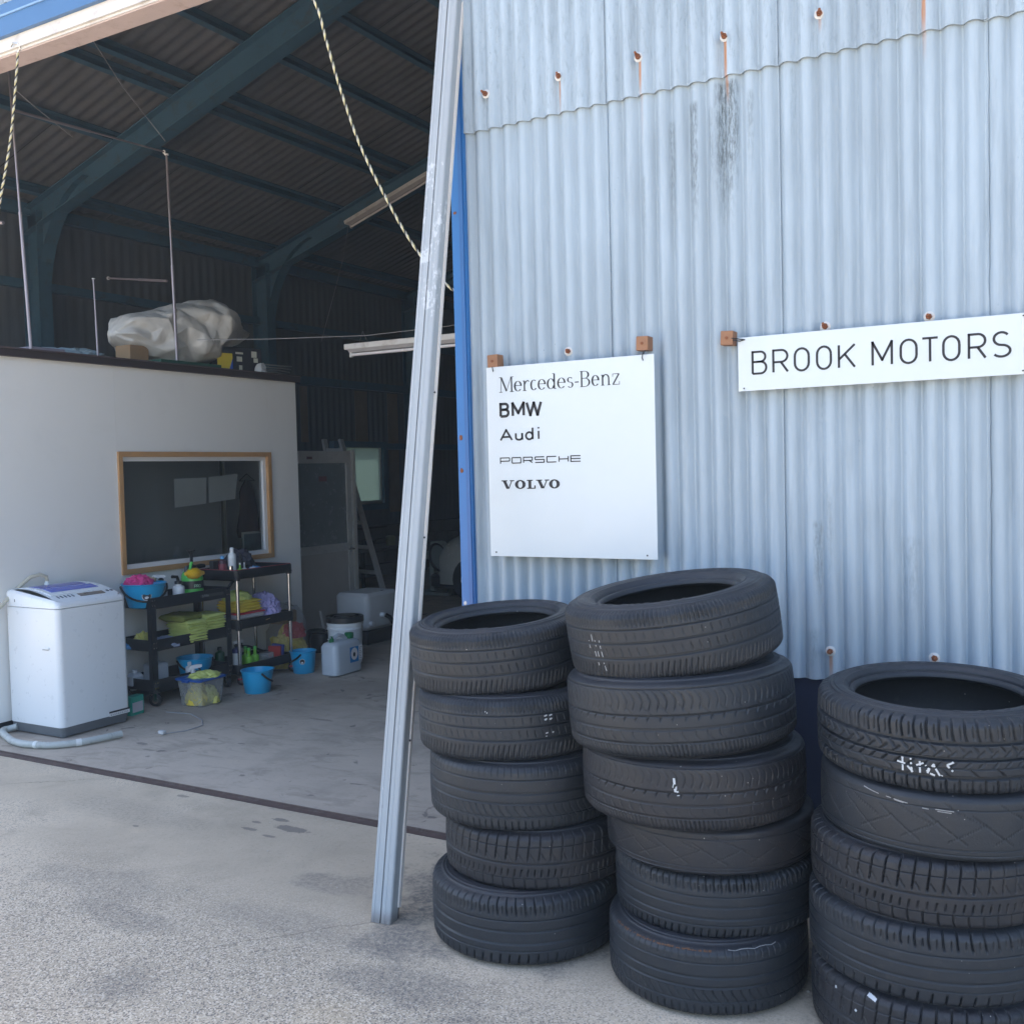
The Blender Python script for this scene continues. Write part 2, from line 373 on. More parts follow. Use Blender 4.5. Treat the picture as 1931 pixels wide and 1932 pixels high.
def blob(a, b, c, seed=0, amp=.25, freq=3., sub=4, ridge=.5, flat=True, sharp=1.):
    bm = bmesh.new(); bmesh.ops.create_icosphere(bm, subdivisions=sub, radius=1)
    g = M(); off = Vector((seed * 3.7, seed * 1.3, seed * 7.1))
    for v in bm.verts:
        p = v.co.copy(); q = p * freq + off
        n = noise.fractal(q, 1., 2., 4) ; rg = 1 - abs(noise.noise(q * 1.3)) * 2
        k = 1 + amp * (n * (1 - ridge) + rg * ridge * .8)
        k2 = 1 + amp * .35 * noise.fractal(q * 3.1, 1., 2., 3)
        x, y, z = p.x * a * k * k2, p.y * b * k * k2, p.z * c * k * k2
        if flat: z = max(z, -c * .12) + c * .12
        g.v.append((x, y, z))
    bm.verts.index_update(); g.f = [tuple(v.index for v in fc.verts) for fc in bm.faces]; bm.free(); return g

# ---------------------------------------------------------------- ground
g = M(); g.add([(-120, -150, 0), (120, -150, 0), (120, -.035, 0), (-120, -.035, 0)], [(0, 1, 2, 3)]); struct(g.obj('yard_ground', yard_m))
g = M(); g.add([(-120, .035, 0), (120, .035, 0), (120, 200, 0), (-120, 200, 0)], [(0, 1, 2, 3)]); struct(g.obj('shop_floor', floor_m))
g = M()
n = 60
for a, b, z in ((-.035, -.028, .002), (-.028, .028, -.006), (.028, .035, .002)):
    g.add([(-12, a, z), (8, a, z), (8, b, z), (-12, b, z)], [(0, 1, 2, 3)])
g.add([(-12, -.028, -.006), (8, -.028, -.006), (8, -.028, .002), (-12, -.028, .002)], [(0, 1, 2, 3)])
g.add([(-12, .028, .002), (8, .028, .002), (8, .028, -.006), (-12, .028, -.006)], [(0, 1, 2, 3)])
struct(g.obj('threshold_rail', mat('rail_steel', (.10, .065, .055), .8, var=.4, scale=9, dirt=(.18, .15, .13), bump=.001, bs=80)))

# ---------------------------------------------------------------- thin haze that greys the deep interior
hz = M().box(-14, 10, -9, 16, -1, 8.2).obj('haze', mat('placeholder', (1, 1, 1))); hz.data.materials.clear()
hm = bpy.data.materials.new('haze'); hm.use_nodes = True; ht = hm.node_tree; ht.nodes.remove(ht.nodes['Principled BSDF'])
pv = ht.nodes.new('ShaderNodeVolumePrincipled'); pv.inputs['Color'].default_value = (.72, .86, 1, 1); pv.inputs['Density'].default_value = .0034; pv.inputs['Anisotropy'].default_value = .2
ht.links.new(pv.outputs[0], ht.nodes['Material Output'].inputs['Volume']); hz.data.materials.append(hm); hz['kind'] = 'stuff'
# ---------------------------------------------------------------- building
B = thing('garage_building', 'pale blue corrugated garage building with a wide open shutter bay and blue steel frame', 'building')
XL, YB, XR = -9.7, 12.6, 6.7
RIDGE = -1.5; Z0 = 4.45; SL = .31
def roofz(x): return Z0 + SL * ((x - XL) if x < RIDGE else (2 * RIDGE - x - XL))
PW = .0648
def sheet(x0, x1, z0, z1f, yoff, rows=24, jag=0., seed=1, lift=.006):
    """corrugated sheet with real thickness; right-hand edge rides over its neighbour"""
    g = M(); nx = max(2, int(round((x1 - x0) / PW * 12))); T = .007
    fr = []; bk = []
    for j in range(rows + 1):
        for i in range(nx + 1):
            u = i / nx; x = x0 + (x1 - x0) * u; z1 = z1f(x) if callable(z1f) else z1f
            z = z0 + (z1 - z0) * j / rows
            if jag and i >= nx - 1: x += jag * (noise.noise(Vector((z * 23, seed, 0))) + .6 * noise.noise(Vector((z * 70, seed, 0))))
            y = yoff - .0112 * (math.cos(2 * PI * (x + 2.23) / PW) - .18 * math.cos(4 * PI * (x + 2.23) / PW)) - lift * u - .0012 * noise.noise(Vector((x * 3, z * 2, seed)))
            fr.append((x, y, z)); bk.append((x, y + T, z))
    N = nx + 1
    g.v = fr + bk; o = len(fr)
    for j in range(rows):
        for i in range(nx):
            a = j * N + i; g.f.append((a, a + 1, a + N + 1, a + N)); g.f.append((o + a, o + a + N, o + a + N + 1, o + a + 1))
    for i in range(nx): g.f.append((i + 1, i, o + i, o + i + 1)); a = rows * N + i; g.f.append((a, a + 1, o + a + 1, o + a))
    for j in range(rows):
        a = j * N; g.f.append((a + N, a, o + a, o + a + N)) ; a += nx; g.f.append((a, a + N, o + a + N, o + a))
    return g
W = .648
edges = [-2.23, -1.622, -.976, -.322] + [-.322 + W * k for k in range(1, 11)]
edges = [e for e in edges if e < XR] + [XR]
for i in range(len(edges) - 1):
    a, b = edges[i], edges[i + 1]
    sheet(a, b + .012, .803 + (.004 if i % 2 else 0), 2.98, 0, 40, .004 if i == 2 else .0005, i).obj('wall_sheet', slate, B, True)
    sheet(a, b + .012, 2.912 + (0.002 * (i % 3)), lambda x: roofz(x) + .055, -.0125, 30, .0012, i + 20).obj('wall_sheet', slate, B, True)
x = XL
k = 0
while x < -2.25:
    b = min(x + W, -2.236)
    sheet(x, b + (.01 if b < -2.3 else 0), 4.12, lambda q: roofz(q) + .055, -.04, 4, 0, 50 + k).obj('wall_sheet', slate, B, True); x = b; k += 1
# part of the front left of the bay
sheet(XL, -9.05, .02, 4.12, 0, 4, 0, 90).obj('wall_sheet', slate, B, True)
# closure behind sheets so no light leaks
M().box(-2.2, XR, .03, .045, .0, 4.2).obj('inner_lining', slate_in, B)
M().box(-2.2, XR, .012, .028, .0, .85).obj('plinth', navy, B)
# jamb: folded blue channel
g = M(); g.box(-2.2875, -2.2365, -.028, -.022, 0, 3.95); g.box(-2.2365, -2.2305, -.028, .07, 0, 3.95); g.box(-2.2935, -2.2875, -.028, .07, 0, 3.95)
jamb = g.obj('jamb', blue_paint, B)
g = M(); g.box(-2.2545, -2.2365, -.034, -.0285, 0, 3.95); g.obj('jamb_fold', mat('blue_paint_deep', (.018, .11, .32), .35, var=.1), B)
for zc, s_ in ((1.69, .011), (1.555, .009), (1.01, .008), (2.6, .005)):
    g = blob(.007, .0015, s_, int(zc * 10), .5, 2, 2, flat=False); place(g.obj('paint_chip', rust if zc > 1.1 else white_steel, B), (-2.277, -.0287, zc))
M().box(-9.12, -9.05, -.03, .07, 0, 3.95).obj('jamb', blue_paint, B)
# header beam, shutter box and track above the bay
M().box(XL, -2.2365, -.045, .06, 3.952, 4.118).obj('header_beam', mat('header_blue_dimmed', (.045, .135, .30), .4, var=.12, scale=3), B)  # jamb blue dimmed in the colour to offset skylight on the beam
M().box(XL, -2.2365, -.052, -.0455, 4.052, 4.062).obj('beam_lip', mat('pale_blue_lip', (.2, .34, .55), .4), B)
g = M(); g.box(-9.05, -2.295, -.02, .0, 3.885, 3.951); g.box(-9.05, -2.295, -.006, .002, 3.872, 3.884); g.obj('shutter_track', white_steel, B)
g = M(); g.box(-9.05, -2.295, .0025, .12, 3.866, 3.872); g.box(-9.05, -2.295, .12, .126, 3.866, 4.3)
g.obj('track_soffit', mat('soffit', (.55, .44, .42), .55, dirt=(.3, .2, .16)), B)
M().box(XL, -2.2, .13, .15, 3.95, 4.6).obj('shutter_box', slate_in, B)
# bolts
def bolt_mesh():
    a = M(); a.tube([(0, 0, 0), (0, -.012, 0)], .010, 6); a.tube([(0, -.012, 0), (0, -.034, .002)], .0045, 8); a.tube([(0, -.018, 0), (0, -.022, 0)], .0065, 8)
    b = M(); b.tube([(0, .006, 0), (0, .001, 0), (0, -.001, 0)], [.0165, .0175, .014], 20)
    return a, b
for i, (x, z) in enumerate(BOLTS):
    a, b = bolt_mesh(); y = -.0125 - .009 if z > 2.9 else -.0095 - .003
    if i % 3 == 1: a.rot(Matrix.Rotation(R_(14), 3, 'Z'))
    if i % 3 == 2: a.rot(Matrix.Rotation(R_(-9), 3, 'X'))
    o = a.obj('bolt', rust, B, True); place(o, (x, y - .002, z)); b.obj('washer', washer_m, o, True)
# roof
def roof_piece(name, x0, x1, y0, y1, p=.13, amp=.0065, lift=0):
    g = M(); ny = int(round((y1 - y0) / p * 8)); xs = [x0, x1]
    for j in range(ny + 1):
        y = y0 + (y1 - y0) * j / ny
        for x in xs: g.v.append((x, y, roofz(x) + .02 + amp * math.cos(2 * PI * y / p) + lift * (x - x0)))
    for j in range(ny): g.f.append((2 * j, 2 * j + 2, 2 * j + 3, 2 * j + 1))
    return g
base = roof_piece('roof_sheet', XL - .3, XL + 1.45, -.4, .38, lift=.008)
first = None
for r in range(5):
    for c in range(17):
        if first is None: o = base.obj('roof_sheet', roof_m, B, True); first = o
        else: o = first.copy(); C.objects.link(o)
        dx = r * 1.70; dy = c * .78
        o.location = (dx, dy + random.uniform(-.004, .004), dx * SL + (c % 2) * .007 + r * .002)
for k in range(3): roof_piece('roof_sheet', RIDGE - .02 + k * 2.85, RIDGE + 2.9 + k * 2.85, -.4, 12.9).obj('roof_sheet', roof_m, B, True)
g = M(); g.add([(RIDGE - .35, -.4, roofz(RIDGE - .35) + .07), (RIDGE, -.4, roofz(RIDGE) + .08), (RIDGE + .35, -.4, roofz(RIDGE + .35) + .07), (RIDGE - .35, 12.9, roofz(RIDGE - .35) + .07), (RIDGE, 12.9, roofz(RIDGE) + .08), (RIDGE + .35, 12.9, roofz(RIDGE + .35) + .07)], [(0, 1, 4, 3), (1, 2, 5, 4)]); g.obj('ridge_cap', roof_m, B)
for (xa, xb) in ((XL - .3, RIDGE), (RIDGE, XR + .3)):  # added unseen layer over the sheets, stops sun leaking through gaps
    g = M(); g.loft([[(xa, y, roofz(xa) + .075), (xb, y, roofz(xb) + .075), (xb, y, roofz(xb) + .095), (xa, y, roofz(xa) + .095)] for y in (-.38, 12.88)]); g.obj('roof_light_block', mat('light_block_black', (.05, .05, .05), .9), B)
# purlins (C-channels under the sheets)
for px in (-9.35, -8.25, -7.42, -7.2, -6.52, -5.83, -5.2, -4.3, -3.4, -2.5):
    z = roofz(px)
    g = M()
    g.add([], []); a = math.atan(SL); ca, sa = math.cos(a), math.sin(a)
    def P(u, v): return (px + u * ca - v * sa, z + u * sa + v * ca)
    for (u0, u1, v0, v1) in ((-.025, -.021, -.11, -.005), (-.021, .028, -.11, -.106), (-.021, .028, -.009, -.005)):
        pts = [P(u0, v0), P(u1, v0), P(u1, v1), P(u0, v1)]
        g.loft([[(q[0], yy, q[1]) for q in pts] for yy in (.16, YB)])
    g.obj('purlin', blue_steel, B)
# steel frames
for fy in (3.25, 6.55, 9.85):
    g = M(); d = .26; hw = .075
    for (t0, t1, h) in ((-d, -d + .012, hw), (-.012, 0, hw), (-d + .012, -.012, .005)):
        g.loft([[(x, fy - h, roofz(x) - .115 + t0), (x, fy + h, roofz(x) - .115 + t0), (x, fy + h, roofz(x) - .115 + t1), (x, fy - h, roofz(x) - .115 + t1)] for x in (XL + .08, RIDGE)])
    g.obj('rafter', blue_steel, B)
    g = M()
    for (x0, x1, h) in ((XL + .06, XL + .072, hw), (XL + .30, XL + .312, hw), (XL + .072, XL + .30, .005)): g.box(x0, x1, fy - h, fy + h, 0, 4.32)
    # curved haunch
    pts = []
    for i in range(9):
        t = i / 8 * PI / 2; pts.append((XL + .30 + .75 * (1 - math.cos(t)) , 3.42 + .95 * math.sin(t) + .18 * (1 - math.cos(t))))
    for i in range(8):
        (xa, za), (xb, zb) = pts[i], pts[i + 1]
        g.add([(xa, fy - hw, za), (xa, fy + hw, za), (xb, fy + hw, zb), (xb, fy - hw, zb)], [(0, 1, 2, 3)])
        g.add([(xa, fy, za), (xb, fy, zb), (xb, fy, roofz(xb) - .12), (xa, fy, roofz(xb) - .12)], [(0, 1, 2, 3)])
    g.obj('column', blue_steel, B)
# left wall, inside face
g = M(); ny = 900
for j in range(ny + 1):
    y = YB * j / ny; xx = XL + .03 + .0035 * math.cos(2 * PI * y / .13)
    g.v += [(xx, y, 0), (xx, y, 4.5)]
for j in range(ny): g.f.append((2 * j, 2 * j + 1, 2 * j + 3, 2 * j + 2))
# window hole: the wall is split round it
g2 = M(); WY0, WY1, WZ0, WZ1 = 8.05, 9.12, 1.10, 1.95
for q in g.f:
    y = (g.v[q[0]][1] + g.v[q[3]][1]) / 2
    if WY0 < y < WY1:
        a, b = g.v[q[0]], g.v[q[3]]
        for z0, z1 in ((0, WZ0), (WZ1, 4.5)): g2.add([(a[0], a[1], z0), (a[0], a[1], z1), (b[0], b[1], z1), (b[0], b[1], z0)], [(0, 1, 2, 3)])
    else: g2.add([g.v[i] for i in q], [(0, 1, 2, 3)])
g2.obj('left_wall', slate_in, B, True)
# slightly paler, drier boards between the girts
for (ya, yb) in ((8.55, 8.85), (9.35, 9.62), (7.35, 7.5), (10.3, 10.4)):
    M().box(XL + .046, XL + .05, ya, yb, 2.02, 2.80).obj('wall_board', mat('pale_board', (.22, .17, .13), .8, var=.3), B)
M().box(XL + .046, XL + .05, 9.35, 9.62, .95, 1.92).obj('wall_board', MC['pale_board'], B)
M().box(XL + .05, XL + .11, 0.1, YB, 2.82, 2.93).obj('girt', blue_steel, B)
M().box(XL + .05, XL + .11, 0.1, YB, 3.55, 3.64).obj('girt', blue_steel, B)
M().box(XL + .05, XL + .11, 9.2, YB, 1.93, 2.02).obj('girt', blue_steel, B)
M().box(XL + .05, XL + .13, 0.1, YB, 4.30, 4.42).obj('eaves_beam', blue_steel, B)
# left wall window
g = M(); fx0, fx1 = XL + .0, XL + .12
g.box(fx0, fx1, WY0 - .09, WY1 + .09, WZ1, WZ1 + .09); g.box(fx0, fx1, WY0 - .09, WY1 + .09, WZ0 - .09, WZ0); g.box(fx0, fx1, WY0 - .09, WY0, WZ0, WZ1); g.box(fx0, fx1, WY1, WY1 + .09, WZ0, WZ1)
wf = g.obj('window_frame', blue_steel, B)
M().box(XL + .05, XL + .06, WY0, WY1, WZ0, WZ1).obj('pane', frost, wf)
g = M(); g.box(XL + .062, XL + .08, WY0, WY1, WZ0, WZ0 + .05); g.box(XL + .062, XL + .08, WY1 - .04, WY1, WZ0 + .05, WZ1); g.obj('sash', alu, wf)
M().box(XL, XL + .28, 8.1, 8.95, .74, .765).obj('window_ledge', dark_brown, B)
# block dado
fb = None
for r in range(4):
    for c in range(14):
        y0 = 6.85 + c * .40 + (.2 if r % 2 else 0)
        if fb is None: o = M().cbox(0, .10, 0, .39, 0, .178, .006).obj('concrete_block', block_m, B); fb = o
        else: o = fb.copy(); C.objects.link(o)
        o.location = (XL + .05 + random.uniform(0, .006), y0, .004 + r * .19)
M().box(XL + .04, XL + .052, 0.1, YB, 0, .76).obj('mortar_bed', dark_m, B)
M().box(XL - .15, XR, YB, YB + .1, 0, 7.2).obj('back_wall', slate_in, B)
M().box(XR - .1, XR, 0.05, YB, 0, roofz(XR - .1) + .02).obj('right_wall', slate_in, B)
M().box(XL, XL + .02, 0, .3, 0, 4.5).obj('corner_post', blue_steel, B)
# outer skin of the left wall (stops sun; leaves the window open)
for (ya, yb, za, zb) in ((0, WY0 - .02, 0, 4.5), (WY1 + .02, YB, 0, 4.5), (WY0 - .02, WY1 + .02, 0, WZ0 - .02), (WY0 - .02, WY1 + .02, WZ1 + .02, 4.5)):
    M().box(XL - .03, XL - .012, ya, yb, za, zb).obj('outer_skin', slate, B)

# ---------------------------------------------------------------- lettering
def arc(cx, cy, rx, ry, a0, a1, n=10): return [(cx + rx * math.cos(R_(a0 + (a1 - a0) * i / n)), cy + ry * math.sin(R_(a0 + (a1 - a0) * i / n))) for i in range(n + 1)]
def ribbon(g, pts, wx, wy, y):
    run = [Vector(pts[0])]
    for i in range(1, len(pts)):
        run.append(Vector(pts[i]))
        if i < len(pts) - 1:
            a = Vector(pts[i]) - Vector(pts[i - 1]); b = Vector(pts[i + 1]) - Vector(pts[i])
            if a.length > 1e-6 and b.length > 1e-6 and a.angle(b) > R_(35):
                e = a.normalized() * min(wx, wy) * .42; run[-1] = Vector(pts[i]) + e
                ribbon0(g, run, wx, wy, y); run = [Vector(pts[i]) - b.normalized() * min(wx, wy) * .42]
    ribbon0(g, run, wx, wy, y)
def ribbon0(g, pts, wx, wy, y):
    P = [Vector(p) for p in pts]; P = [p for i, p in enumerate(P) if i == 0 or (p - P[i - 1]).length > 1e-5]
    L, Rr = [], []
    for i, p in enumerate(P):
        if i == 0: d = P[1] - P[0]; s = 1
        elif i == len(P) - 1: d = P[-1] - P[-2]; s = 1
        else:
            a = (P[i] - P[i - 1]).normalized(); b = (P[i + 1] - P[i]).normalized(); d = a + b
            s = min(1.6, 1 / max(.35, (d.length / 2)))
        d = d.normalized(); nx, ny = -d.y * s, d.x * s
        L.append((p.x + nx * wx / 2, y, p.y + ny * wy / 2)); Rr.append((p.x - nx * wx / 2, y, p.y - ny * wy / 2))
    o = len(g.v); g.v += L + Rr; n = len(P)
    for i in range(n - 1): g.f.append((o + i, o + n + i, o + n + i + 1, o + i + 1))
SANS = {
 'B': [[(0, 0), (0, 1), (.58, 1)] + arc(.58, .77, .36, .23, 90, -90) + [(0, .54)], [(0, 0), (.6, 0)] + arc(.6, .27, .4, .27, -90, 90) + [(.3, .54)]],
 'R': [[(0, 0), (0, 1), (.56, 1)] + arc(.56, .73, .42, .27, 90, -90) + [(0, .46)], [(.52, .46), (1, 0)]],
 'O': [arc(.5, .66, .5, .34, 0, 180) + arc(.5, .34, .5, .34, 180, 360) + [(1, .66)]],
 'K': [[(0, 0), (0, 1)], [(1, 1), (0, .36)], [(.36, .60), (1, 0)]],
 'M': [[(0, 0), (0, 1), (.5, .22), (1, 1), (1, 0)]],
 'T': [[(0, 1), (1, 1)], [(.5, 1), (.5, 0)]],
 'S': [arc(.5, .74, .44, .26, 35, 270, 12) + arc(.5, .24, .5, .24, 90, -145, 12)],
 'W': [[(0, 1), (.25, 0), (.5, .95), (.75, 0), (1, 1)]],
 'A': [[(0, 0), (.5, 1), (1, 0)], [(.2, .32), (.8, .32)]],
 'P': [[(0, 0), (0, 1), (.58, 1)] + arc(.58, .73, .4, .27, 90, -90) + [(0, .46)]],
 'E': [[(1, 1), (0, 1), (0, 0), (1, 0)], [(0, .5), (.85, .5)]],
 'G': [arc(.5, .5, .5, .5, 45, 360, 16) + [(.55, .5)]],
 'u': [[(0, 1), (0, .35)] + arc(.5, .35, .5, .35, 180, 360) + [(1, 1)], [(1, 1), (1, 0)]],
 'd': [arc(.5, .31, .5, .31, 0, 360, 16), [(1, 1), (1, 0)]],
 'i': [[(.5, 0), (.5, .70)], [(.5, .9), (.5, 1.02)]],
 'H': [[(0, 0), (0, 1)], [(1, 0), (1, 1)], [(0, .5), (1, .5)]],
 'N': [[(0, 0), (0, 1), (1, 0), (1, 1)]], 'F': [[(0, 0), (0, 1), (1, 1)], [(0, .5), (.8, .5)]], 'L': [[(0, 1), (0, 0), (1, 0)]], 'C': [arc(.5, .5, .5, .5, 45, 315, 14)],
}
SQ = {'P': [[(0, -.05), (0, 1), (.93, 1), (1, .92), (1, .48), (.93, .40), (0, .40)]],
 'O': [[(.05, 0), (.95, 0), (1, .07), (1, .93), (.95, 1), (.05, 1), (0, .93), (0, .07), (.05, 0), (.2, 0)]],
 'R': [[(0, 0), (0, 1), (.93, 1), (1, .92), (1, .5), (.93, .42), (0, .42)], [(.62, .42), (1, 0)]],
 'S': [[(1, 1), (.05, 1), (0, .94), (0, .58), (.05, .52), (.95, .52), (1, .45), (1, .07), (.95, 0), (0, 0)]],
 'C': [[(1, 1), (.05, 1), (0, .93), (0, .07), (.05, 0), (1, 0)]],
 'H': [[(0, 0), (0, 1)], [(1, 0), (1, 1)], [(0, .5), (1, .5)]],
 'E': [[(1, 1), (0, 1), (0, 0), (1, 0)], [(0, .5), (1, .5)]]}
def letters(name, spec, glyphs, zb, zt, wx, wy, y, parent, lower=None):
    g = M()
    for ch, x0, x1 in spec:
        h = zt
        if lower and ch in lower: h = lower[ch]
        x0 += wx / 2; x1 -= wx / 2
        for st in glyphs[ch]:
            ribbon(g, [(x0 + (x1 - x0) * p[0], zb + wy / 2 + (h - zb - wy) * p[1]) for p in st], wx, wy, y)
    return g.obj(name, ink, parent)

# car brand sign
sg = thing('sign_board', 'large white sign board listing five car makes in black lettering', 'sign', (0, 0, 0))
M().cbox(-2.124, -1.412, -.068, -.064, 1.211, 1.961, .0006).obj('panel', sign_m, sg)
yl = -.0688
# serif line
g = M(); H = .0575; zb = 1.860
TK, TN = .0075, .0018
def sbox(x0, x1): return lambda p: (x0 + (x1 - x0) * p[0], zb + H * p[1])
def ser(st, x0, x1, wx=TK, wy=TN):
    f_ = sbox(x0, x1)
    for s_ in st:
        if isinstance(s_, tuple): ribbon(g, [f_(p) for p in s_[0]], s_[1], s_[2], yl)
        else: ribbon(g, [f_(p) for p in s_], wx, wy, yl)
XH = .68
def thin(p): return (p, .0022, .0022)
def stem(x, z0, z1): return ([(x, z0), (x, z1)], .0062, .0062)
ser([thin([(-.05, 0), (.2, 0)]), thin([(.08, 0), (.1, 1)]), thin([(-.04, 1), (.16, 1)]), ([(.12, 1), (.5, .05)], .0068, .0068), thin([(.5, .05), (.84, 1)]), stem(.88, 0, 1), thin([(.8, 1), (1.04, 1)]), thin([(.74, 0), (1.04, 0)])], -2.063, -2.002)
def ser_e(x0, x1): ser([arc(.5, XH / 2, .42, XH / 2, 0, 320, 16), thin([(.1, .38), (.92, .38)])], x0, x1)
ser_e(-1.9976, -1.964)
ser([stem(.25, 0, XH), thin([(.0, 0), (.55, 0)]), thin([(.0, XH - .02), (.25, XH - .02)]), ([(.3, .42), (.5, .62), (.75, .67), (.95, .6)], .004, .0035)], -1.9593, -1.929)
ser([arc(.52, XH / 2, .42, XH / 2, 50, 320, 14)], -1.9249, -1.897)
ser_e(-1.8925, -1.858)
ser([arc(.42, XH / 2, .38, XH / 2, 20, 340, 14), stem(.82, 0, 1), thin([(.6, 1), (.82, 1)]), thin([(.82, 0), (1.05, 0)])], -1.8512, -1.814)
ser_e(-1.8075, -1.773)
ser([arc(.48, .51, .36, .16, 30, 265, 10) + arc(.52, .18, .38, .18, 90, -150, 10)], -1.7659, -1.740, .0062, .002)
ser([([(0, .33), (1, .33)], .004, .0042)], -1.7331, -1.7166)
ser([stem(.16, 0, 1), thin([(0, 1), (.5, 1)]), thin([(0, 0), (.5, 0)]), arc(.5, .77, .35, .23, 90, -90, 10), thin([(.16, .54), (.5, .54)]), arc(.5, .27, .44, .27, 90, -90, 10)], -1.711, -1.670)
ser_e(-1.6629, -1.632)
ser([stem(.16, 0, XH), thin([(.0, 0), (.36, 0)]), thin([(0, XH - .02), (.16, XH - .02)]), ([(.18, .5)] + arc(.5, .44, .32, .24, 120, 0, 8) + [(.82, 0)], .0058, .0035), thin([(.65, 0), (1.02, 0)])], -1.6239, -1.586)
ser([thin([(.06, .5), (.06, XH), (.92, XH)]), ([(.9, XH), (.08, 0)], .006, .004), thin([(.04, 0), (.95, 0), (.95, .2)])], -1.5784, -1.548)
g.obj('lettering', ink, sg)
letters('lettering', [('B', -2.0675, -2.021), ('M', -2.0125, -1.952), ('W', -1.950, -1.875)], SANS, 1.7595, 1.8185, .0115, .0105, yl, sg)
letters('lettering', [('A', -2.069, -2.009), ('u', -1.9997, -1.9631), ('d', -1.9543, -1.9163), ('i', -1.8989, -1.8891)], SANS, 1.6665, 1.7145, .0082, .0078, yl, sg, {'u': 1.7000, 'd': 1.7190, 'i': 1.7190})
letters('lettering', [('P', -2.0703, -2.0241), ('O', -2.0175, -1.9736), ('R', -1.9659, -1.922), ('S', -1.9145, -1.8699), ('C', -1.8625, -1.8174), ('H', -1.81, -1.7661), ('E', -1.7594, -1.7138)], SQ, 1.5775, 1.603, .0046, .0042, yl, sg)
g = M(); zb_, zt_ = 1.4777, 1.5125; hh = zt_ - zb_
def vv(x0, x1):
    w_ = x1 - x0
    ribbon(g, [(x0 + .22 * w_, zt_ - .001), (x0 + .5 * w_, zb_ + .001)], .0155, .001, yl); ribbon(g, [(x0 + .82 * w_, zt_ - .001), (x0 + .56 * w_, zb_ + .001)], .005, .001, yl)
    ribbon(g, [(x0, zt_ - .002), (x0 + .46 * w_, zt_ - .002)], .001, .004, yl); ribbon(g, [(x0 + .66 * w_, zt_ - .002), (x1, zt_ - .002)], .001, .004, yl)
def oo(x0, x1): ribbon(g, arc((x0 + x1) / 2, (zt_ + zb_) / 2, (x1 - x0) / 2 - .007, hh / 2 - .002, 0, 360, 28), .0145, .0048, yl)
vv(-2.066, -2.008); oo(-2.005, -1.9568)
ribbon(g, [(-1.938, zt_), (-1.938, zb_)], .013, .001, yl); ribbon(g, [(-1.951, zt_ - .002), (-1.925, zt_ - .002)], .001, .004, yl); ribbon(g, [(-1.951, zb_ + .002), (-1.9125, zb_ + .002)], .001, .004, yl); ribbon(g, [(-1.9155, zb_), (-1.9155, zb_ + .013)], .006, .001, yl)
vv(-1.9105, -1.852); oo(-1.8535, -1.8067)
g.obj('lettering', ink, sg)
for (x, z) in ((-2.098, 1.227), (-1.452, 1.226)): M().tube([(x, -.0685, z), (x, -.0697, z)], .0032, 10).obj('screw', ink, sg)
def wblock(x, z, par, s_=.044, y=-.055):
    o = M().cbox(-s_ / 2, s_ / 2, -.0, .05, -s_ * .56, s_ * .56, .0015).obj('mounting_block', wood, par); place(o, (x, -.068, z), (0, R_(random.uniform(-3, 3)), 0))
    M().tube([(0, -.001, 0), (0, -.003, 0)], .0055, 8).obj('screw', rust, o)
def tie(pts, par): M().tube(pts, .0019, 6).obj('cable_tie', ink, par)
wblock(-2.095, 1.985, sg, .046); wblock(-1.458, 2.003, sg, .046)
tie([(-2.093, -.073, 1.962), (-2.090, -.074, 1.95), (-2.091, -.07, 1.944)], sg); tie([(-1.452, -.073, 1.972), (-1.455, -.076, 1.95), (-1.454, -.07, 1.94)], sg); tie([(-1.444, -.073, 1.976), (-1.449, -.076, 1.962)], sg)

bs = thing('sign_board', 'long narrow white sign reading BROOK MOTORS on the corrugated wall', 'sign')
M().cbox(-1.108, -.195, -.043, -.039, 1.8075, 1.9945, .0006).obj('panel', sign_m, bs)
letters('lettering', [('B', -1.0603, -1.0047), ('R', -.9878, -.9306), ('O', -.9141, -.8596), ('O', -.8397, -.7863), ('K', -.7679, -.7089), ('M', -.6601, -.5925), ('O', -.5726, -.5169), ('T', -.5071, -.453), ('O', -.4444, -.3899), ('R', -.3698, -.3146), ('S', -.3018, -.2451)], SANS, 1.8620, 1.9442, .0078, .0074, -.0438, bs)
for (x, z) in ((-1.088, 1.817), (-.214, 1.818)): M().tube([(x, -.0435, z), (x, -.0447, z)], .0028, 10).obj('screw', ink, bs)
wblock(-1.140, 1.995, bs, .044); wblock(-.150, 2.0, bs, .044)
tie([(-1.122, -.07, 1.992), (-1.10, -.052, 1.989), (-1.083, -.046, 1.986), (-1.083, -.04, 1.985)], bs); tie([(-1.12, -.066, 1.986), (-1.1, -.048, 1.982), (-1.084, -.045, 1.986)], bs); tie([(-.17, -.06, 1.998), (-.19, -.05, 1.992), (-.214, -.046, 1.985)], bs)

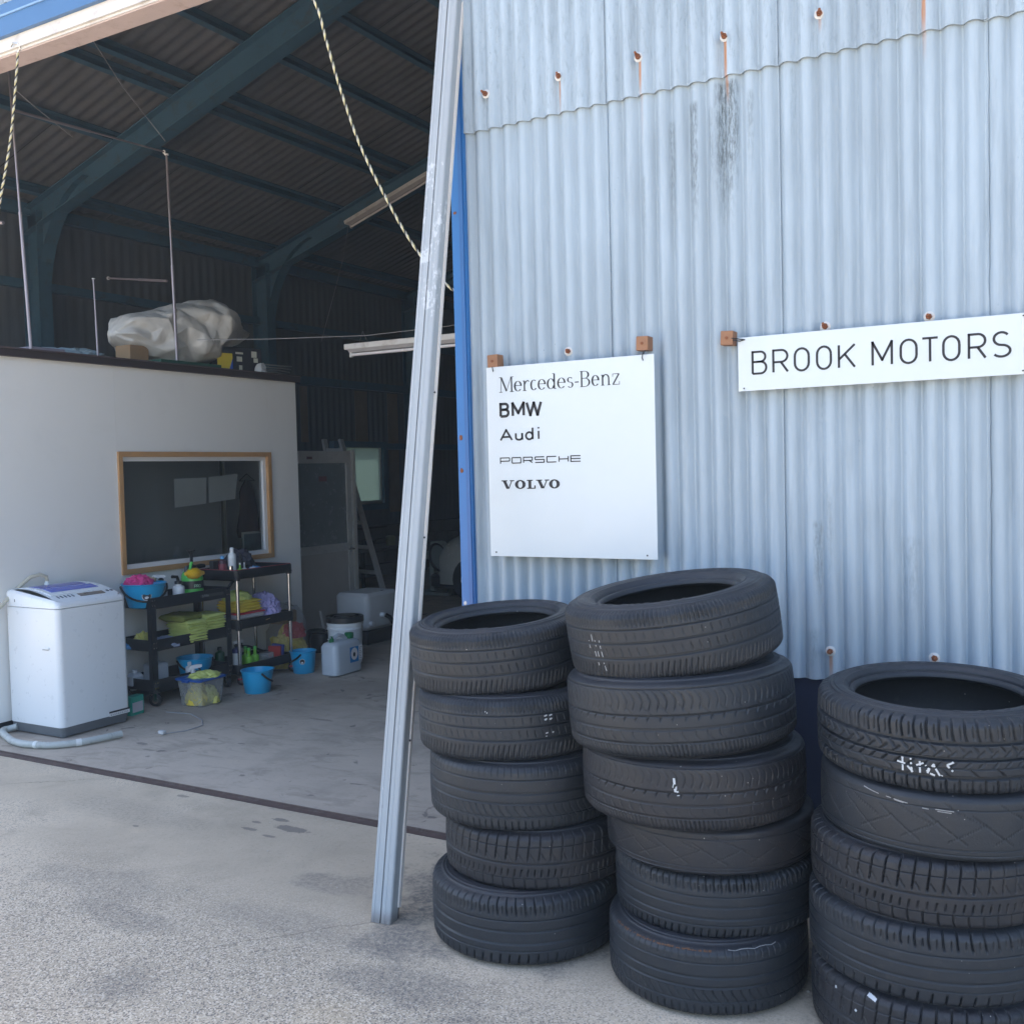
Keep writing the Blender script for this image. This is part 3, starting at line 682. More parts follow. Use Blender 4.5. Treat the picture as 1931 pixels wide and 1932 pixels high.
# ---------------------------------------------------------------- shutter post
pb, pt = Vector((-2.163, -.797, .0)), Vector((-2.268, .03, 3.868))
ax = (pt - pb).normalized(); Lp = (pt - pb).length
post = thing('shutter_post', 'leaning pale grey metal shutter post standing in the open bay before the tyres', 'post', pb)
yv = ax.cross(Vector((1, 0, 0))).normalized(); xv = yv.cross(ax).normalized()
post.rotation_euler = Matrix((xv, yv, ax)).transposed().to_euler()
ang = R_(8)
def pprof(pts, name, mt, z0=0., z1=None, sm=False):
    z1 = z1 or Lp; g = M(); pts = [(x * .86, y * .9) for x, y in pts]; q = [(x * math.cos(ang) - y * math.sin(ang), x * math.sin(ang) + y * math.cos(ang)) for x, y in pts]
    g.loft([[(x, y, z) for x, y in q] for z in np.linspace(z0, z1, 24)]); return g.obj(name, mt, post, sm)
pprof([(-.045, .05), (-.045, -.004), (-.043, -.008), (-.030, -.0085), (-.029, -.0070), (-.020, -.0070), (-.019, -.0085), (-.003, -.0085), (-.002, .001), (.002, .001), (.003, -.0085), (.019, -.0085), (.020, -.0072), (.028, -.0072), (.029, -.0085), (.040, -.008), (.044, -.005), (.046, .0), (.046, .016), (.0455, .016), (.0455, .05)], 'front_rails', post_m)
pprof([(.030, .0165), (.0445, .0165), (.0445, .050), (.030, .050)], 'gasket', gasket)
pprof([(.0446, .042), (.052, .042), (.052, .060), (.0446, .060)], 'flange', mat('flange', (.66, .62, .58), .5), .05)
pprof([(-.044, .0502), (.044, .0502), (.044, .060), (-.044, .060)], 'back_plate', gasket)
for z in (.62, 1.35, 1.9): place(M().tube([(0, 0, 0), (.003, 0, 0)], .004, 8).obj('rivet', ink, post), (.0445 * math.cos(ang) - .03 * math.sin(ang), .0445 * math.sin(ang) + .03 * math.cos(ang), z))

# ropes
def rope(pts, r, name, label, cat='rope'):
    P = [Vector(p) for p in pts]
    fine = []
    for i in range(len(P) - 1):
        p0, p1, p2, p3 = P[max(i - 1, 0)], P[i], P[i + 1], P[min(i + 2, len(P) - 1)]
        n_ = max(3, int((p2 - p1).length / .004))
        for k in range(n_):
            t = k / n_; fine.append(.5 * ((2 * p1) + (p2 - p0) * t + (2 * p0 - 5 * p1 + 4 * p2 - p3) * t * t + (3 * p1 - p0 - 3 * p2 + p3) * t ** 3))
    fine.append(P[-1])
    root = thing(name, label, cat, fine[0]); o = fine[0]
    for j, mt in enumerate((mat('rope_yellow', (.62, .55, .28), .8), mat('rope_white', (.60, .58, .48), .8), mat('rope_black', (.03, .03, .035), .8))):
        st = []; s_ = 0
        for i, p in enumerate(fine):
            d = (fine[min(i + 1, len(fine) - 1)] - fine[max(i - 1, 0)]).normalized(); a = d.orthogonal().normalized()
            a = (Vector((0, 1, 0)) - d * d.y).normalized(); b = d.cross(a)
            if i: s_ += (p - fine[i - 1]).length
            t = s_ / .05 * 2 * PI + j * 2 * PI / 3
            st.append(p - o + (a * math.cos(t) + b * math.sin(t)) * r * .55)
        M().tube(st, r * .62, 5).obj('strand', mt, root, True)
    return root
rp = rope([(-5.045, -.012, 3.86), (-5.042, -.03, 3.72), (-5.083, -.05, 3.403), (-5.154, -.08, 3.07), (-5.30, -.12, 2.5), (-5.5, -.1, 2.05)], .0058, 'pull_rope', 'thin striped rope hanging from a hook on the shutter track at upper left')
M().tube([(-.03, -.02, .03), (-.01, -.02, .045), (.015, -.01, .04), (.02, 0, .02), (.0, 0, -.0)], .005, 6).obj('hook', chrome, rp)
rope([(-3.20, .0, 3.88), (-3.02, .02, 3.649), (-2.96, .03, 3.454), (-2.914, .05, 3.265), (-2.813, .06, 2.982), (-2.668, .08, 2.692), (-2.545, .09, 2.496), (-2.422, .1, 2.355), (-2.30, .1, 2.262)], .0054, 'pull_rope', 'striped rope curving down behind the leaning post to the blue jamb')

# ---------------------------------------------------------------- tyres
NA, NB_ = 580, 150
def tyre_angles(center):
    a = np.linspace(center - R_(88), center + R_(88), NA); b = np.linspace(center + R_(88), center + R_(272), NB_ + 2)[1:-1]
    return np.concatenate([a, b])
def sst(x): x = np.clip(x, 0, 1); return x * x * (3 - 2 * x)
def tread_disp(feats, u, v, R, w, seed):
    """u angle array (cols), v 0..1 rows -> groove depth in m"""
    U, V = np.meshgrid(u, v); D = np.zeros_like(U)
    cir = 2 * PI * R
    for ft in feats:
        if ft[0] == 'c':
            _, vc, gw, gd = ft; d = np.abs(V - vc) * w
            k = gd * 1.8 * sst((1.18 - d / (gw / 2)) / .36)
        else:
            _, v0, v1, sp, gw, gd, slant, curve, ph = ft
            n_ = round(cir / sp); t = (V - v0) / (v1 - v0)
            s_ = U * R + slant * t + curve * np.sin(t * PI) 
            q = s_ / (cir / n_) + ph; cell = np.floor(q + .5); d = np.abs(q - cell) * (cir / n_)
            mask = sst((V - v0) / .02 + .5) * sst((v1 - V) / .02 + .5)
            jit = .75 + .25 * np.sin(cell * 12.9898 + seed) 
            k = gd * 2.2 * sst((1.35 - d / (gw / 2)) / .5) * mask * jit
        D = np.maximum(D, k)
    return D
def make_tyre(loc, R, w, rim, feats, label, seed, tilt=(0, 0), rmat=0, face=None, wear=.0):
    root = thing('tyre', label, 'tyre', loc, 0, 'used tyres in three stacks'); root.rotation_euler = (R_(tilt[0]), R_(tilt[1]), 0)
    cx, cy = loc[0], loc[1]
    c0 = math.atan2(-3.57 - cy, 0 - cx) if face is None else face
    A = tyre_angles(c0); na = len(A)
    hw = w / 2
    # tread rows (v 0..1 bottom..top) with crowned, rounded shoulders
    vs = list(np.linspace(0, 1, 50))
    for ft in feats:
        if ft[0] == 'c': vs += [ft[1] + k * ft[2] / (w * .97) for k in (-.62, -.40, .40, .62)]
    v = np.array(sorted(x for x in vs if 0 <= x <= 1)); v = v[np.concatenate([[True], np.diff(v) > .0004])]; nv = len(v); tw = w * .97
    t = (v - .5) * 2
    zz = hw + t * tw / 2
    sh = np.clip((np.abs(t) - .80) / .20, 0, 1)
    rr_ = R - .004 * t ** 2 - .020 * (1 - np.sqrt(np.clip(1 - sh ** 2, 0, 1))) - .004 * sh
    D = tread_disp(feats, A, v, R, tw, seed)
    nz = np.array([[noise.noise(Vector((math.cos(a) * 2, math.sin(a) * 2, k * .5 + seed))) for a in A[::10]] for k in (0, 1)])
    wob = np.interp(np.arange(na), np.arange(0, na, 10), nz[0]) * .0016
    RR = rr_[:, None] - D + wob[None, :]
    X = RR * np.cos(A)[None, :]; Y = RR * np.sin(A)[None, :]; Z = np.repeat(zz[:, None], na, 1)
    def grid(name, X, Y, Z, mt, closed=True):
        nr, nc = X.shape; co = np.stack([X, Y, Z], -1).reshape(-1, 3).astype(np.float32)
        i = np.arange(nr - 1)[:, None] * nc + np.arange(nc)[None, :]; j = np.arange(nr - 1)[:, None] * nc + (np.arange(nc) + 1)[None, :] % nc
        q = np.stack([i, j, j + nc, i + nc], -1).reshape(-1, 4).astype(np.int32)
        me = bpy.data.meshes.new(name); me.vertices.add(len(co)); me.vertices.foreach_set('co', co.ravel())
        me.loops.add(q.size); me.loops.foreach_set('vertex_index', q.ravel()); me.polygons.add(len(q))
        me.polygons.foreach_set('loop_start', np.arange(0, q.size, 4, dtype=np.int32)); me.polygons.foreach_set('use_smooth', np.ones(len(q), bool))
        me.update(calc_edges=True); me.validate(); me.materials.append(mt)
        o = bpy.data.objects.new(name, me); C.objects.link(o); o.parent = root; return o
    grid('tread', X, Y, Z, rub[rmat])
    A2 = np.linspace(0, 2 * PI, 161)[:-1]
    def side(sgn, name):
        Rt = rr_[0]
        H_ = Rt - rim
        prof = [(Rt, .985), (Rt - .006, 1.0), (Rt - .007, 1.03), (Rt - .012, 1.045), (Rt - .015, 1.035), (Rt - .25 * H_, 1.075), (Rt - .27 * H_, 1.06), (Rt - .42 * H_, 1.07), (Rt - .60 * H_, 1.03), (Rt - .62 * H_, 1.045), (Rt - .70 * H_, .99), (Rt - .78 * H_, .93),
                (rim + .016, .84), (rim + .013, .87), (rim + .006, .855), (rim + .0015, .80), (rim, .74)]
        prof = [(r, hw * k) for r, k in prof]; prof[0] = (Rt, tw / 2)
        P = np.array(prof); n_ = len(P); tt = np.linspace(0, n_ - 1, 44)
        r = np.interp(tt, range(n_), P[:, 0]); z = np.interp(tt, range(n_), P[:, 1])
        U = np.repeat(A2[None, :], len(r), 0)
        # raised marks on the sidewall
        band = ((r > Rt - .56 * H_) & (r < Rt - .34 * H_)).astype(float)[:, None]
        s_ = np.sin(U * 46 + seed) * np.sin(U * 19 + seed * 2); gate = (np.sin(U * 2 + seed) > .35)
        zz_ = z[:, None] + band * (s_ > .15) * gate * .0024
        return grid(name, r[:, None] * np.cos(U), r[:, None] * np.sin(U), hw + sgn * zz_, side_rub)
    side(1, 'sidewall'); o = side(-1, 'sidewall'); o.data.flip_normals()
    P = np.array([(rim, hw * .74), (rim + .004, hw * .66), (rim + .02, hw * .80), ((R + rim) / 2, hw * .93), (R - .035, hw * .86), (R - .018, hw * .5), (R - .014, 0), (R - .018, -hw * .5), (R - .035, -hw * .86), ((R + rim) / 2, -hw * .93), (rim + .02, -hw * .80), (rim + .004, -hw * .66), (rim, -hw * .74)])
    U = np.repeat(A2[None, :], len(P), 0); grid('inner_liner', P[:, 0][:, None] * np.cos(U), P[:, 0][:, None] * np.sin(U), hw + np.repeat(P[:, 1][:, None], len(A2), 1), in_rub)
    root['R'] = R; 
    return root, (R, w, tw, feats, seed, c0)
def marks(t, strokes, mt, wd=.004, name='chalk_mark', cut=True):
    """painted strokes that lie on the tread and break at the grooves; (arc metres from facing centre, v)"""
    root, (R, w, tw, feats, seed, c0) = t; g = M()
    for st in strokes:
        for (a, b) in zip(st[:-1], st[1:]):
            ln = math.hypot(b[0] - a[0], (b[1] - a[1]) * tw); n_ = max(2, int(ln / .0022)); dx, dz = (b[0] - a[0]) / ln, (b[1] - a[1]) * tw / ln
            pts = []
            for i in range(n_ + 1):
                k = i / n_; s_ = a[0] + (b[0] - a[0]) * k; v_ = a[1] + (b[1] - a[1]) * k
                d = tread_disp(feats, np.array([c0 + s_ / R]), np.array([v_]), R, tw, seed)[0, 0]
                pts.append((s_, v_, d))
            for p, q in zip(pts[:-1], pts[1:]):
                if cut and max(p[2], q[2]) > .0011: continue
                quad = []
                for (s_, v_, d), sg_ in ((p, 1), (p, -1), (q, -1), (q, 1)):
                    ww = wd / 2 * (1 + .35 * noise.noise(Vector((s_ * 300, v_ * 60, 1))))
                    s2 = s_ - dz * ww * sg_; v2 = v_ + dx * ww * sg_ / tw; t_ = (v2 - .5) * 2; sh = min(1, max(0, (abs(t_) - .8) / .2))
                    r = R - .004 * t_ ** 2 - .020 * (1 - math.sqrt(1 - sh * sh)) - .004 * sh + .0022
                    quad.append((r * math.cos(c0 + s2 / R), r * math.sin(c0 + s2 / R), w / 2 + t_ * tw / 2))
                g.add(quad, [(0, 1, 2, 3)])
    if g.v: return g.obj(name, mt, root)
def fine_rib(ph): return [('c', .76, .0045, .004), ('c', .57, .0065, .004), ('c', .36, .0065, .004),
    ('l', .80, 1., .013, .0032, .0032, .002, .001, ph), ('l', .83, .97, .013, .0026, .0025, .001, 0, ph + .5), ('l', .62, .70, .028, .003, .002, .004, 0, ph), ('l', .40, .50, .026, .003, .0022, .006, 0, ph + .3),
    ('l', .0, .27, .017, .003, .003, -.006, .002, ph), ('l', .02, .16, .017, .0026, .0026, -.003, 0, ph + .45)]
def rib(ph, sp=.028): return [('c', .70, .003, .003), ('c', .54, .007, .003), ('c', .36, .007, .003), ('c', .24, .003, .002),
    ('l', .78, 1., sp, .0045, .006, .002, .002, ph), ('l', .80, .90, sp, .003, .003, 0, 0, ph + .5), ('l', .0, .18, sp, .0045, .005, -.006, 0, ph)]
def block(ph, sp=.036): return [('c', .80, .003, .0035), ('c', .50, .005, .004), ('c', .24, .003, .003), ('l', .56, .99, sp, .0042, .006, -.010, 0, ph), ('l', .56, .68, sp, .003, .003, .012, 0, ph + .45),
    ('l', .28, .40, sp * .6, .0038, .005, -.004, 0, ph), ('l', .01, .25, sp, .0036, .004, .004, .002, ph + .2), ('l', .86, .99, sp / 8, .0016, .001, 0, 0, ph)]
direc = lambda ph, k=1.: [('c', .58, .005, .003 * k), ('c', .40, .007, .0035 * k), ('c', .21, .006, .003 * k), ('c', .93, .003, .002), ('l', .66, .92, .024, .0034, .003 * k, .012, -.012, ph), ('l', .58, .72, .055, .003, .0025 * k, .03, .0, ph),
    ('l', .52, .57, .036, .0042, .004, -.006, 0, ph + .2), ('l', .22, .38, .036, .0032, .0026 * k, .018, .008, ph), ('l', .0, .19, .0125, .003, .003, .008, 0, ph)]
worn = lambda ph: [('c', .80, .003, .0012), ('l', .28, .72, .11, .0032, .0018, .10, 0, ph), ('l', .30, .60, .11, .003, .0016, -.09, 0, ph + .4), ('l', .55, .9, .13, .003, .0014, .11, .01, ph), ('c', .2, .003, .0015), ('c', .12, .003, .001)]
curved = lambda ph: [('c', .80, .003, .002), ('c', .60, .007, .003), ('c', .45, .007, .003), ('c', .24, .004, .0025), ('l', .20, .42, .026, .0032, .0028, .03, .006, ph), ('l', 0, .17, .022, .0035, .0035, .002, 0, ph), ('l', .85, .98, .022, .003, .0016, 0, 0, ph)]
sport = lambda ph: [('c', .70, .009, .007), ('c', .49, .008, .007), ('c', .37, .003, .002), ('c', .24, .009, .007), ('l', .725, .99, .030, .0048, .0065, .004, .003, ph), ('l', .77, .93, .030, .003, .004, .002, 0, ph + .5),
    ('l', .59, .685, .033, .0045, .005, .016, 0, ph), ('l', .52, .60, .033, .0045, .005, -.018, 0, ph + .1), ('l', .37, .46, .033, .0045, .005, -.016, 0, ph), ('l', .26, .36, .066, .004, .004, .020, 0, ph + .3), ('l', 0, .215, .031, .0048, .0065, .004, .002, ph), ('l', .05, .16, .031, .003, .004, .002, 0, ph + .5)]
T = {}
# left stack, ground up
T['1a'] = make_tyre((-1.705, -.584, .002), .317, .218, .205, rib(.1, .030), 'bottom tyre of the left stack, beside the post foot', 1, rmat=1)
T['1b'] = make_tyre((-1.689, -.520, .220), .316, .184, .2, block(.3), 'tyre with a ladder of cross sipes, one above the bottom of the left stack', 2, (0, 0), 2)
T['1c'] = make_tyre((-1.740, -.520, .402), .322, .216, .2, curved(.2), 'smooth worn middle tyre of the left stack, curved cuts near its lower edge', 3, (0, 0), 0)
T['1d'] = make_tyre((-1.783, -.515, .618), .322, .203, .21, fine_rib(.6), 'second tyre from the top of the left stack, with small white paint dashes', 4, (0, -1.0), 1)
T['1e'] = make_tyre((-1.831, -.505, .834), .303, .212, .2, fine_rib(.2), 'topmost tyre of the left stack, tipped slightly to the left', 5, (4.5, -2.5), 1)
# middle stack
T['2a'] = make_tyre((-1.059, -.601, .002), .300, .200, .2, [x for x in curved(.5)], 'bottom tyre of the middle stack with rusty brown line round its top shoulder', 6, rmat=0)
T['2b'] = make_tyre((-1.055, -.530, .196), .308, .188, .2, rib(.4, .022), 'narrow tyre with pale ribs, one above the bottom of the middle stack', 7, (0, 0), 0)
T['2c'] = make_tyre((-1.071, -.530, .382), .318, .140, .2, worn(.1), 'bald scored tyre, third from the ground in the middle stack', 8, (0, 0), 2)
T['2d'] = make_tyre((-1.110, -.560, .517), .341, .203, .205, direc(.4, .5), 'tyre in the middle stack with a splash of white paint on its tread', 9, (0, -.6), 2)
T['2e'] = make_tyre((-1.137, -.570, .722), .348, .218, .21, direc(.1, .7), 'second tyre from the top of the middle stack, wide with curved cuts', 10, (0, -4.0), 1)
T['2f'] = make_tyre((-1.162, -.540, .958), .330, .214, .208, fine_rib(.9), 'topmost tyre of the middle stack, tipped left, with faint white chalk lines', 11, (5.5, -6.0), 1)
# right stack
T['3a'] = make_tyre((-.410, -.600, .002), .322, .188, .21, block(.8), 'bottom tyre of the right stack, cut by the photo edge, with a white bead scrap', 12, rmat=2)
T['3b'] = make_tyre((-.418, -.590, .188), .322, .196, .21, rib(.7, .034), 'second tyre from the ground in the right stack, deep shoulder cuts', 13, (0, 0), 1)
T['3c'] = make_tyre((-.414, -.575, .382), .322, .173, .21, block(.1), 'middle tyre of the right stack with brown dust and block grooves', 14, (0, 0), 2)
T['3d'] = make_tyre((-.390, -.570, .553), .318, .172, .21, worn(.6), 'second tyre from the top of the right stack, bald with pale scratch marks', 15, (0, .8), 1)
T['3e'] = make_tyre((-.396, -.565, .732), .320, .196, .218, sport(.2), 'topmost tyre of the right stack, deep arrow tread with white painted scrawl', 16, (2.5, 1.0), 1)
chalk = mat('chalk', (.50, .52, .54), .8, var=.1, scale=60); dull = mat('dull_chalk', (.26, .26, .26), .85, var=.2, scale=60)
marks(T['3e'], [[(-.085, .50), (-.084, .28)], [(-.100, .40), (-.078, .38), (-.060, .28)], [(-.066, .50), (-.062, .25)], [(-.085, .36), (-.062, .40)], [(-.044, .44), (-.043, .26), (-.045, .22)], [(-.052, .38), (-.035, .42), (-.022, .34), (-.026, .29)], [(-.010, .42), (-.028, .31)], [(-.02, .29), (.0, .25), (.006, .24), (-.014, .42)], [(-.034, .25), (.002, .235), (.008, .28)], [(.048, .50), (.018, .42), (.032, .34)], [(.05, .51), (.03, .46)]], chalk, .0046)
marks(T['3d'], [[(-.20, .92), (-.175, .89), (-.155, .87)], [(-.135, .86), (-.08, .82)], [(-.115, .835), (-.09, .815)], [(-.055, .80), (.03, .78), (.035, .776)], [(-.01, .765), (.022, .755)], [(-.045, .785), (-.03, .78)]], dull, .0022, 'scratch')
marks(T['2f'], [[(-.275, .70), (-.273, .60)], [(-.274, .56), (-.271, .50)], [(-.259, .70), (-.257, .60)], [(-.247, .62), (-.245, .53)], [(-.247, .70), (-.247, .64)], [(-.252, .46), (-.249, .36)], [(-.241, .46), (-.238, .34)], [(-.229, .62), (-.227, .50)], [(-.226, .46), (-.223, .38)], [(-.246, .30), (-.242, .22)], [(-.224, .30), (-.219, .18)]], chalk, .0021)
marks(T['1d'], [[(x, .72 + dz), (x + .010, .735 + dz)] for x in (.105, .122) for dz in (0, -.06)] + [[(x, .44 + dz), (x + .008, .45 + dz)] for x in (.108, .128) for dz in (0, -.08)] + [[(x + .004, .68), (x + .005, .65)] for x in (.105, .122)] + [[(x + .002, .40), (x + .003, .36)] for x in (.108, .128)] + [[(-.085, .84), (-.075, .81)]], chalk, .0042)
marks(T['2d'], [[(-.052, .80), (-.050, .70)], [(-.055, .70), (-.045, .69)], [(-.056, .68), (-.044, .67)], [(-.055, .66), (-.044, .655)], [(-.05, .65), (-.046, .58)], [(-.043, .62), (-.040, .55)]], chalk, .0065, 'paint_splash')
marks(T['3a'], [[(-.175, .98), (-.150, .955), (-.135, .93)], [(-.20, .70), (-.195, .68)], [(-.27, .9), (-.268, .84)]], chalk, .007, 'bead_scrap')
# rusty band on the shoulder of the bottom middle tyre
rd = mat('rust_dust', (.11, .055, .03), .95, var=.7, scale=90)
for k in range(46):
    q = -.34 + k * .0078 + random.uniform(-.002, .002); vq = .972 + .008 * noise.noise(Vector((k * .3, 1, 1)))
    if random.random() < .85: marks(T['2a'], [[(q, vq), (q + random.uniform(.004, .009), vq + random.uniform(-.006, .006))]], rd, random.uniform(.0018, .0045), 'rust_fleck', False)
marks(T['2a'], [[(.06 + k * .02, .985 - .01 * (k % 3 == 1)), (.06 + (k + 1) * .02, .985 - .01 * (k % 3 == 0))] for k in range(0, 8)], dull, .0012, 'peeled_edge', False)

# loose grit on the yard and along the rail
gm = M(); rg = random.Random(11)
for k in range(330):
    if k < 90: x, y = rg.uniform(-6, -2.3), -.05 - abs(rg.gauss(0, .04))
    elif k < 170: x, y = rg.uniform(-2.6, -.4), rg.uniform(-1.35, -.2)
    else: x, y = rg.uniform(-4.6, -.9), rg.uniform(-2.1, -.1)
    r_ = rg.uniform(.0012, .0034) if rg.random() < .93 else rg.uniform(.004, .006)
    vs_ = [(x + r_ * rg.uniform(.6, 1.3) * dx, y + r_ * rg.uniform(.6, 1.3) * dy, max(0, r_ * .5 + r_ * .7 * dz)) for dx, dy, dz in ((1, 0, 0), (0, 1, 0), (-1, 0, 0), (0, -1, 0), (0, 0, 1), (0, 0, -1))]
    gm.add(vs_, [(0, 1, 4), (1, 2, 4), (2, 3, 4), (3, 0, 4), (1, 0, 5), (2, 1, 5), (3, 2, 5), (0, 3, 5)])
o = gm.obj('grit', mat('grit_stone', (.42, .39, .34), .9, var=.7, scale=4)); tag(o, 'loose pale grit scattered over the concrete yard', 'grit'); o['kind'] = 'stuff'
# stone by the middle stack
st = blob(.016, .012, .010, 5, .35, 2, 3).obj('stone', mat('white_stone', (.62, .60, .56), .9, bump=.002, bs=80)); place(st, (-.985, -1.03, 0)); tag(st, 'small white stone on the concrete in front of the middle tyre stack', 'stone')

# ---------------------------------------------------------------- office room
OX = -5.954; OY0, OY1, OZ = .18, 3.11, 2.345
O = thing('office_room', 'white boxed-in office room with a wood-framed window inside the garage', 'room', (0, 0, 0))
WYa, WYb, WZa, WZb = 1.262, 2.771, .885, 1.751
for (a, b, c, d) in ((OY0, WYa - .001, .058, OZ), (WYa, WYb, WZb, OZ), (WYa, WYb, .058, WZa), (WYb + .001, OY1, .058, OZ)):
    M().box(OX - .05, OX, a, b, c, d).obj('wall_board', wall_white, O)
M().box(OX - 3.6, OX - .051, OY0, OY0 + .05, .058, OZ).obj('wall_board', wall_white, O)
M().box(OX - 3.6, OX - .051, OY1 - .05, OY1, .0, OZ).obj('end_wall', wall_white, O)
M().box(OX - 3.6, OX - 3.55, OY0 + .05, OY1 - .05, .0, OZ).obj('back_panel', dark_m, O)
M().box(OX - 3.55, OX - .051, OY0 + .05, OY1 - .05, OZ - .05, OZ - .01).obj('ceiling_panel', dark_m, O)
M().box(OX - .045, OX + .002, OY0, OY1, 0, .058).obj('skirting', black_pl, O)
M().box(OX - 3.6, OX + .035, OY0 - .03, OY1 + .03, OZ, OZ + .048).obj('roof_deck', dark_brown, O)
M().box(OX - .004, OX + .045, OY0 - .03, OY1 + .035, OZ + .0485, OZ + .056).obj('deck_lip', mat('deck_lip', (.075, .05, .05), .6), O)
g = M(); t_ = .036
wfr = M()
for (a, b, c, d) in ((WYa - .002, WYb + .002, WZb - t_, WZb), (WYa - .002, WYb + .002, WZa, WZa + t_), (WYa - .002, WYa + t_ - .004, WZa + t_, WZb - t_), (WYb - t_, WYb + .002, WZa + t_, WZb - t_)): wfr.box(OX - .045, OX + .018, a, b, c, d)
wfo = wfr.obj('window_frame', wood_trim, O)
g = M(); a0, b0, c0, d0 = WYa + t_, WYb - t_, WZa + t_, WZb - t_; s_ = .032
for (a, b, c, d) in ((a0 - .003, b0, d0 - s_, d0), (a0 - .003, b0, c0, c0 + s_), (a0 - .003, a0 + s_ * .4, c0 + s_, d0 - s_), (b0 - s_, b0, c0 + s_, d0 - s_)): g.box(OX - .06, OX - .012, a, b, c, d)
g.obj('inner_frame', white_paint, wfo)
M().box(OX - .04, OX - .036, a0, b0 - s_, c0 + s_, d0 - s_).obj('pane', glass, wfo)
# inside the office: grey panel, post, papers, coat, picture
M().box(OX - .30, OX - .27, OY0 + .06, 2.47, .06, OZ - .06).obj('inner_panel', mat('grey_panel', (.30, .30, .29), .7, var=.1, scale=2), O)
M().box(OX - .36, OX - .33, 2.56, 2.59, .06, OZ - .06).obj('inner_post', mat('tan_post', (.30, .28, .20), .6), O)
def sheet_paper(name, pts, x, lab):
    g = M(); g.add([(x, p[0], p[1]) for p in pts] + [(x - .001, p[0], p[1]) for p in pts], [(0, 1, 2, 3), (7, 6, 5, 4), (0, 4, 5, 1), (1, 5, 6, 2), (2, 6, 7, 3), (3, 7, 4, 0)]); o = g.obj(name, mat('paper', (.55, .54, .50), .9), None); tag(o, lab, 'paper', 'papers taped inside the office window'); return o
sheet_paper('paper_sheet', [(1.797, 1.336), (2.106, 1.355), (2.117, 1.556), (1.798, 1.551)], OX - .046, 'left white paper sheet behind the office window')
sheet_paper('paper_sheet', [(2.135, 1.359), (2.413, 1.381), (2.449, 1.580), (2.140, 1.558)], OX - .046, 'right white paper sheet behind the office window')
sheet_paper('paper_sheet', [(1.285, 1.185), (1.315, 1.19), (1.325, 1.33), (1.292, 1.46)], OX - .046, 'narrow curled pale paper at the left edge of the office window')
coat = thing('hanging_coat', 'dark brown coat hanging inside the office behind the window', 'coat', (OX - .42, 2.93, 1.55))
g = M()
rings = []
for k in range(10):
    z = -.02 - k * .055; r = [.02, .06, .085, .09, .095, .10, .11, .12, .125, .12][k]
    rings.append([(.45 * r * math.cos(a) * (1 + .3 * math.sin(5 * a + k)), r * math.sin(a) * (1 + .2 * math.sin(4 * a)), z) for a in [2 * PI * j / 20 for j in range(20)]])
g.loft(rings); g.obj('coat_body', brown_cloth, coat, True)
M().tube([(0, -.09, -.03), (0, 0, .03), (0, .09, -.03), (0, -.09, -.03)], .004, 6).obj('hanger', chrome, coat)
pic = thing('picture_frame', 'small framed picture low in the right corner of the office window', 'picture', (OX - .14, 2.70, .93))
g = M(); g.box(0, .015, -.14, .16, .155, .172); g.box(0, .015, -.14, -.125, -.03, .155); g.obj('frame', mat('pale_frame', (.45, .47, .40), .5), pic)
M().box(.0, .006, -.125, .16, -.03, .155).obj('picture', mat('picture_print', (.10, .15, .16), .5, var=.6, scale=20), pic)

# things on top of the office
ROOF = OZ + .0565
prof = [(1.46, .20, .24, .05), (1.50, .16, .30, .11), (1.58, .12, .365, .17), (1.70, .07, .375, .22), (1.84, .02, .41, .26), (1.98, .0, .46, .29), (2.12, .0, .50, .30), (2.28, .06, .535, .30), (2.40, .13, .555, .28), (2.50, .16, .545, .25), (2.55, .19, .45, .21), (2.62, .22, .40, .17), (2.72, .27, .38, .10), (2.86, .32, .345, .02)]
P_ = np.array(prof); ys_ = np.linspace(1.46, 2.86, 15); rings = []; rnd = random.Random(4)
for i, yy in enumerate(ys_):
    lo, hi, hx = [np.interp(yy, P_[:, 0], P_[:, k]) for k in (1, 2, 3)]; ring = []
    for j in range(16):
        a = 2 * PI * (j + .5 * (i % 2)) / 16; cx_, cz_ = math.cos(a), math.sin(a); e_ = 0 if i in (0, 14) else 1
        x = math.copysign(abs(cx_) ** .8, cx_) * hx * (1 + .22 * e_ * rnd.uniform(-1, 1)); z = (lo + hi) / 2 + math.copysign(abs(cz_) ** .8, cz_) * (hi - lo) / 2 * (1 + .07 * e_ * rnd.uniform(-1, .7))
        ring.append((x, yy + .035 * e_ * rnd.uniform(-1, 1), max(.002, z)))
    rings.append(ring)
tp = M().loft(rings).obj('plastic_tarp', translucent('tarp_sheeting', (.62, .60, .56), .90), None, False)
bm = bmesh.new(); bm.from_mesh(tp.data); bmesh.ops.triangulate(bm, faces=bm.faces[:]); cl = bm.edges.layers.float.new('crease_edge')
for e in bm.edges: e[cl] = rnd.choice((0, 0, .35, .8, 1.))
bm.to_mesh(tp.data); bm.free()
for pp in tp.data.polygons: pp.use_smooth = True
md = tp.modifiers.new('subdivide', 'SUBSURF'); md.levels = 3; md.render_levels = 3
tx = bpy.data.textures.new('wrinkle', 'CLOUDS'); tx.noise_scale = .09; dm = tp.modifiers.new('wrinkle', 'DISPLACE'); dm.texture = tx; dm.strength = .022; dm.mid_level = .5
place(tp, (-6.36, .13, ROOF)); tp.scale = (1, 1, 1.1); tag(tp, 'big crumpled pale plastic tarpaulin bundle on top of the office', 'tarpaulin')
o = M().cbox(-.08, .08, -.07, .10, 0, .15, .002).obj('cardboard_box', mat('cardboard', (.30, .19, .10), .85), None); place(o, (-6.30, 1.70, ROOF)); tag(o, 'brown cardboard box under the left end of the tarpaulin', 'box')
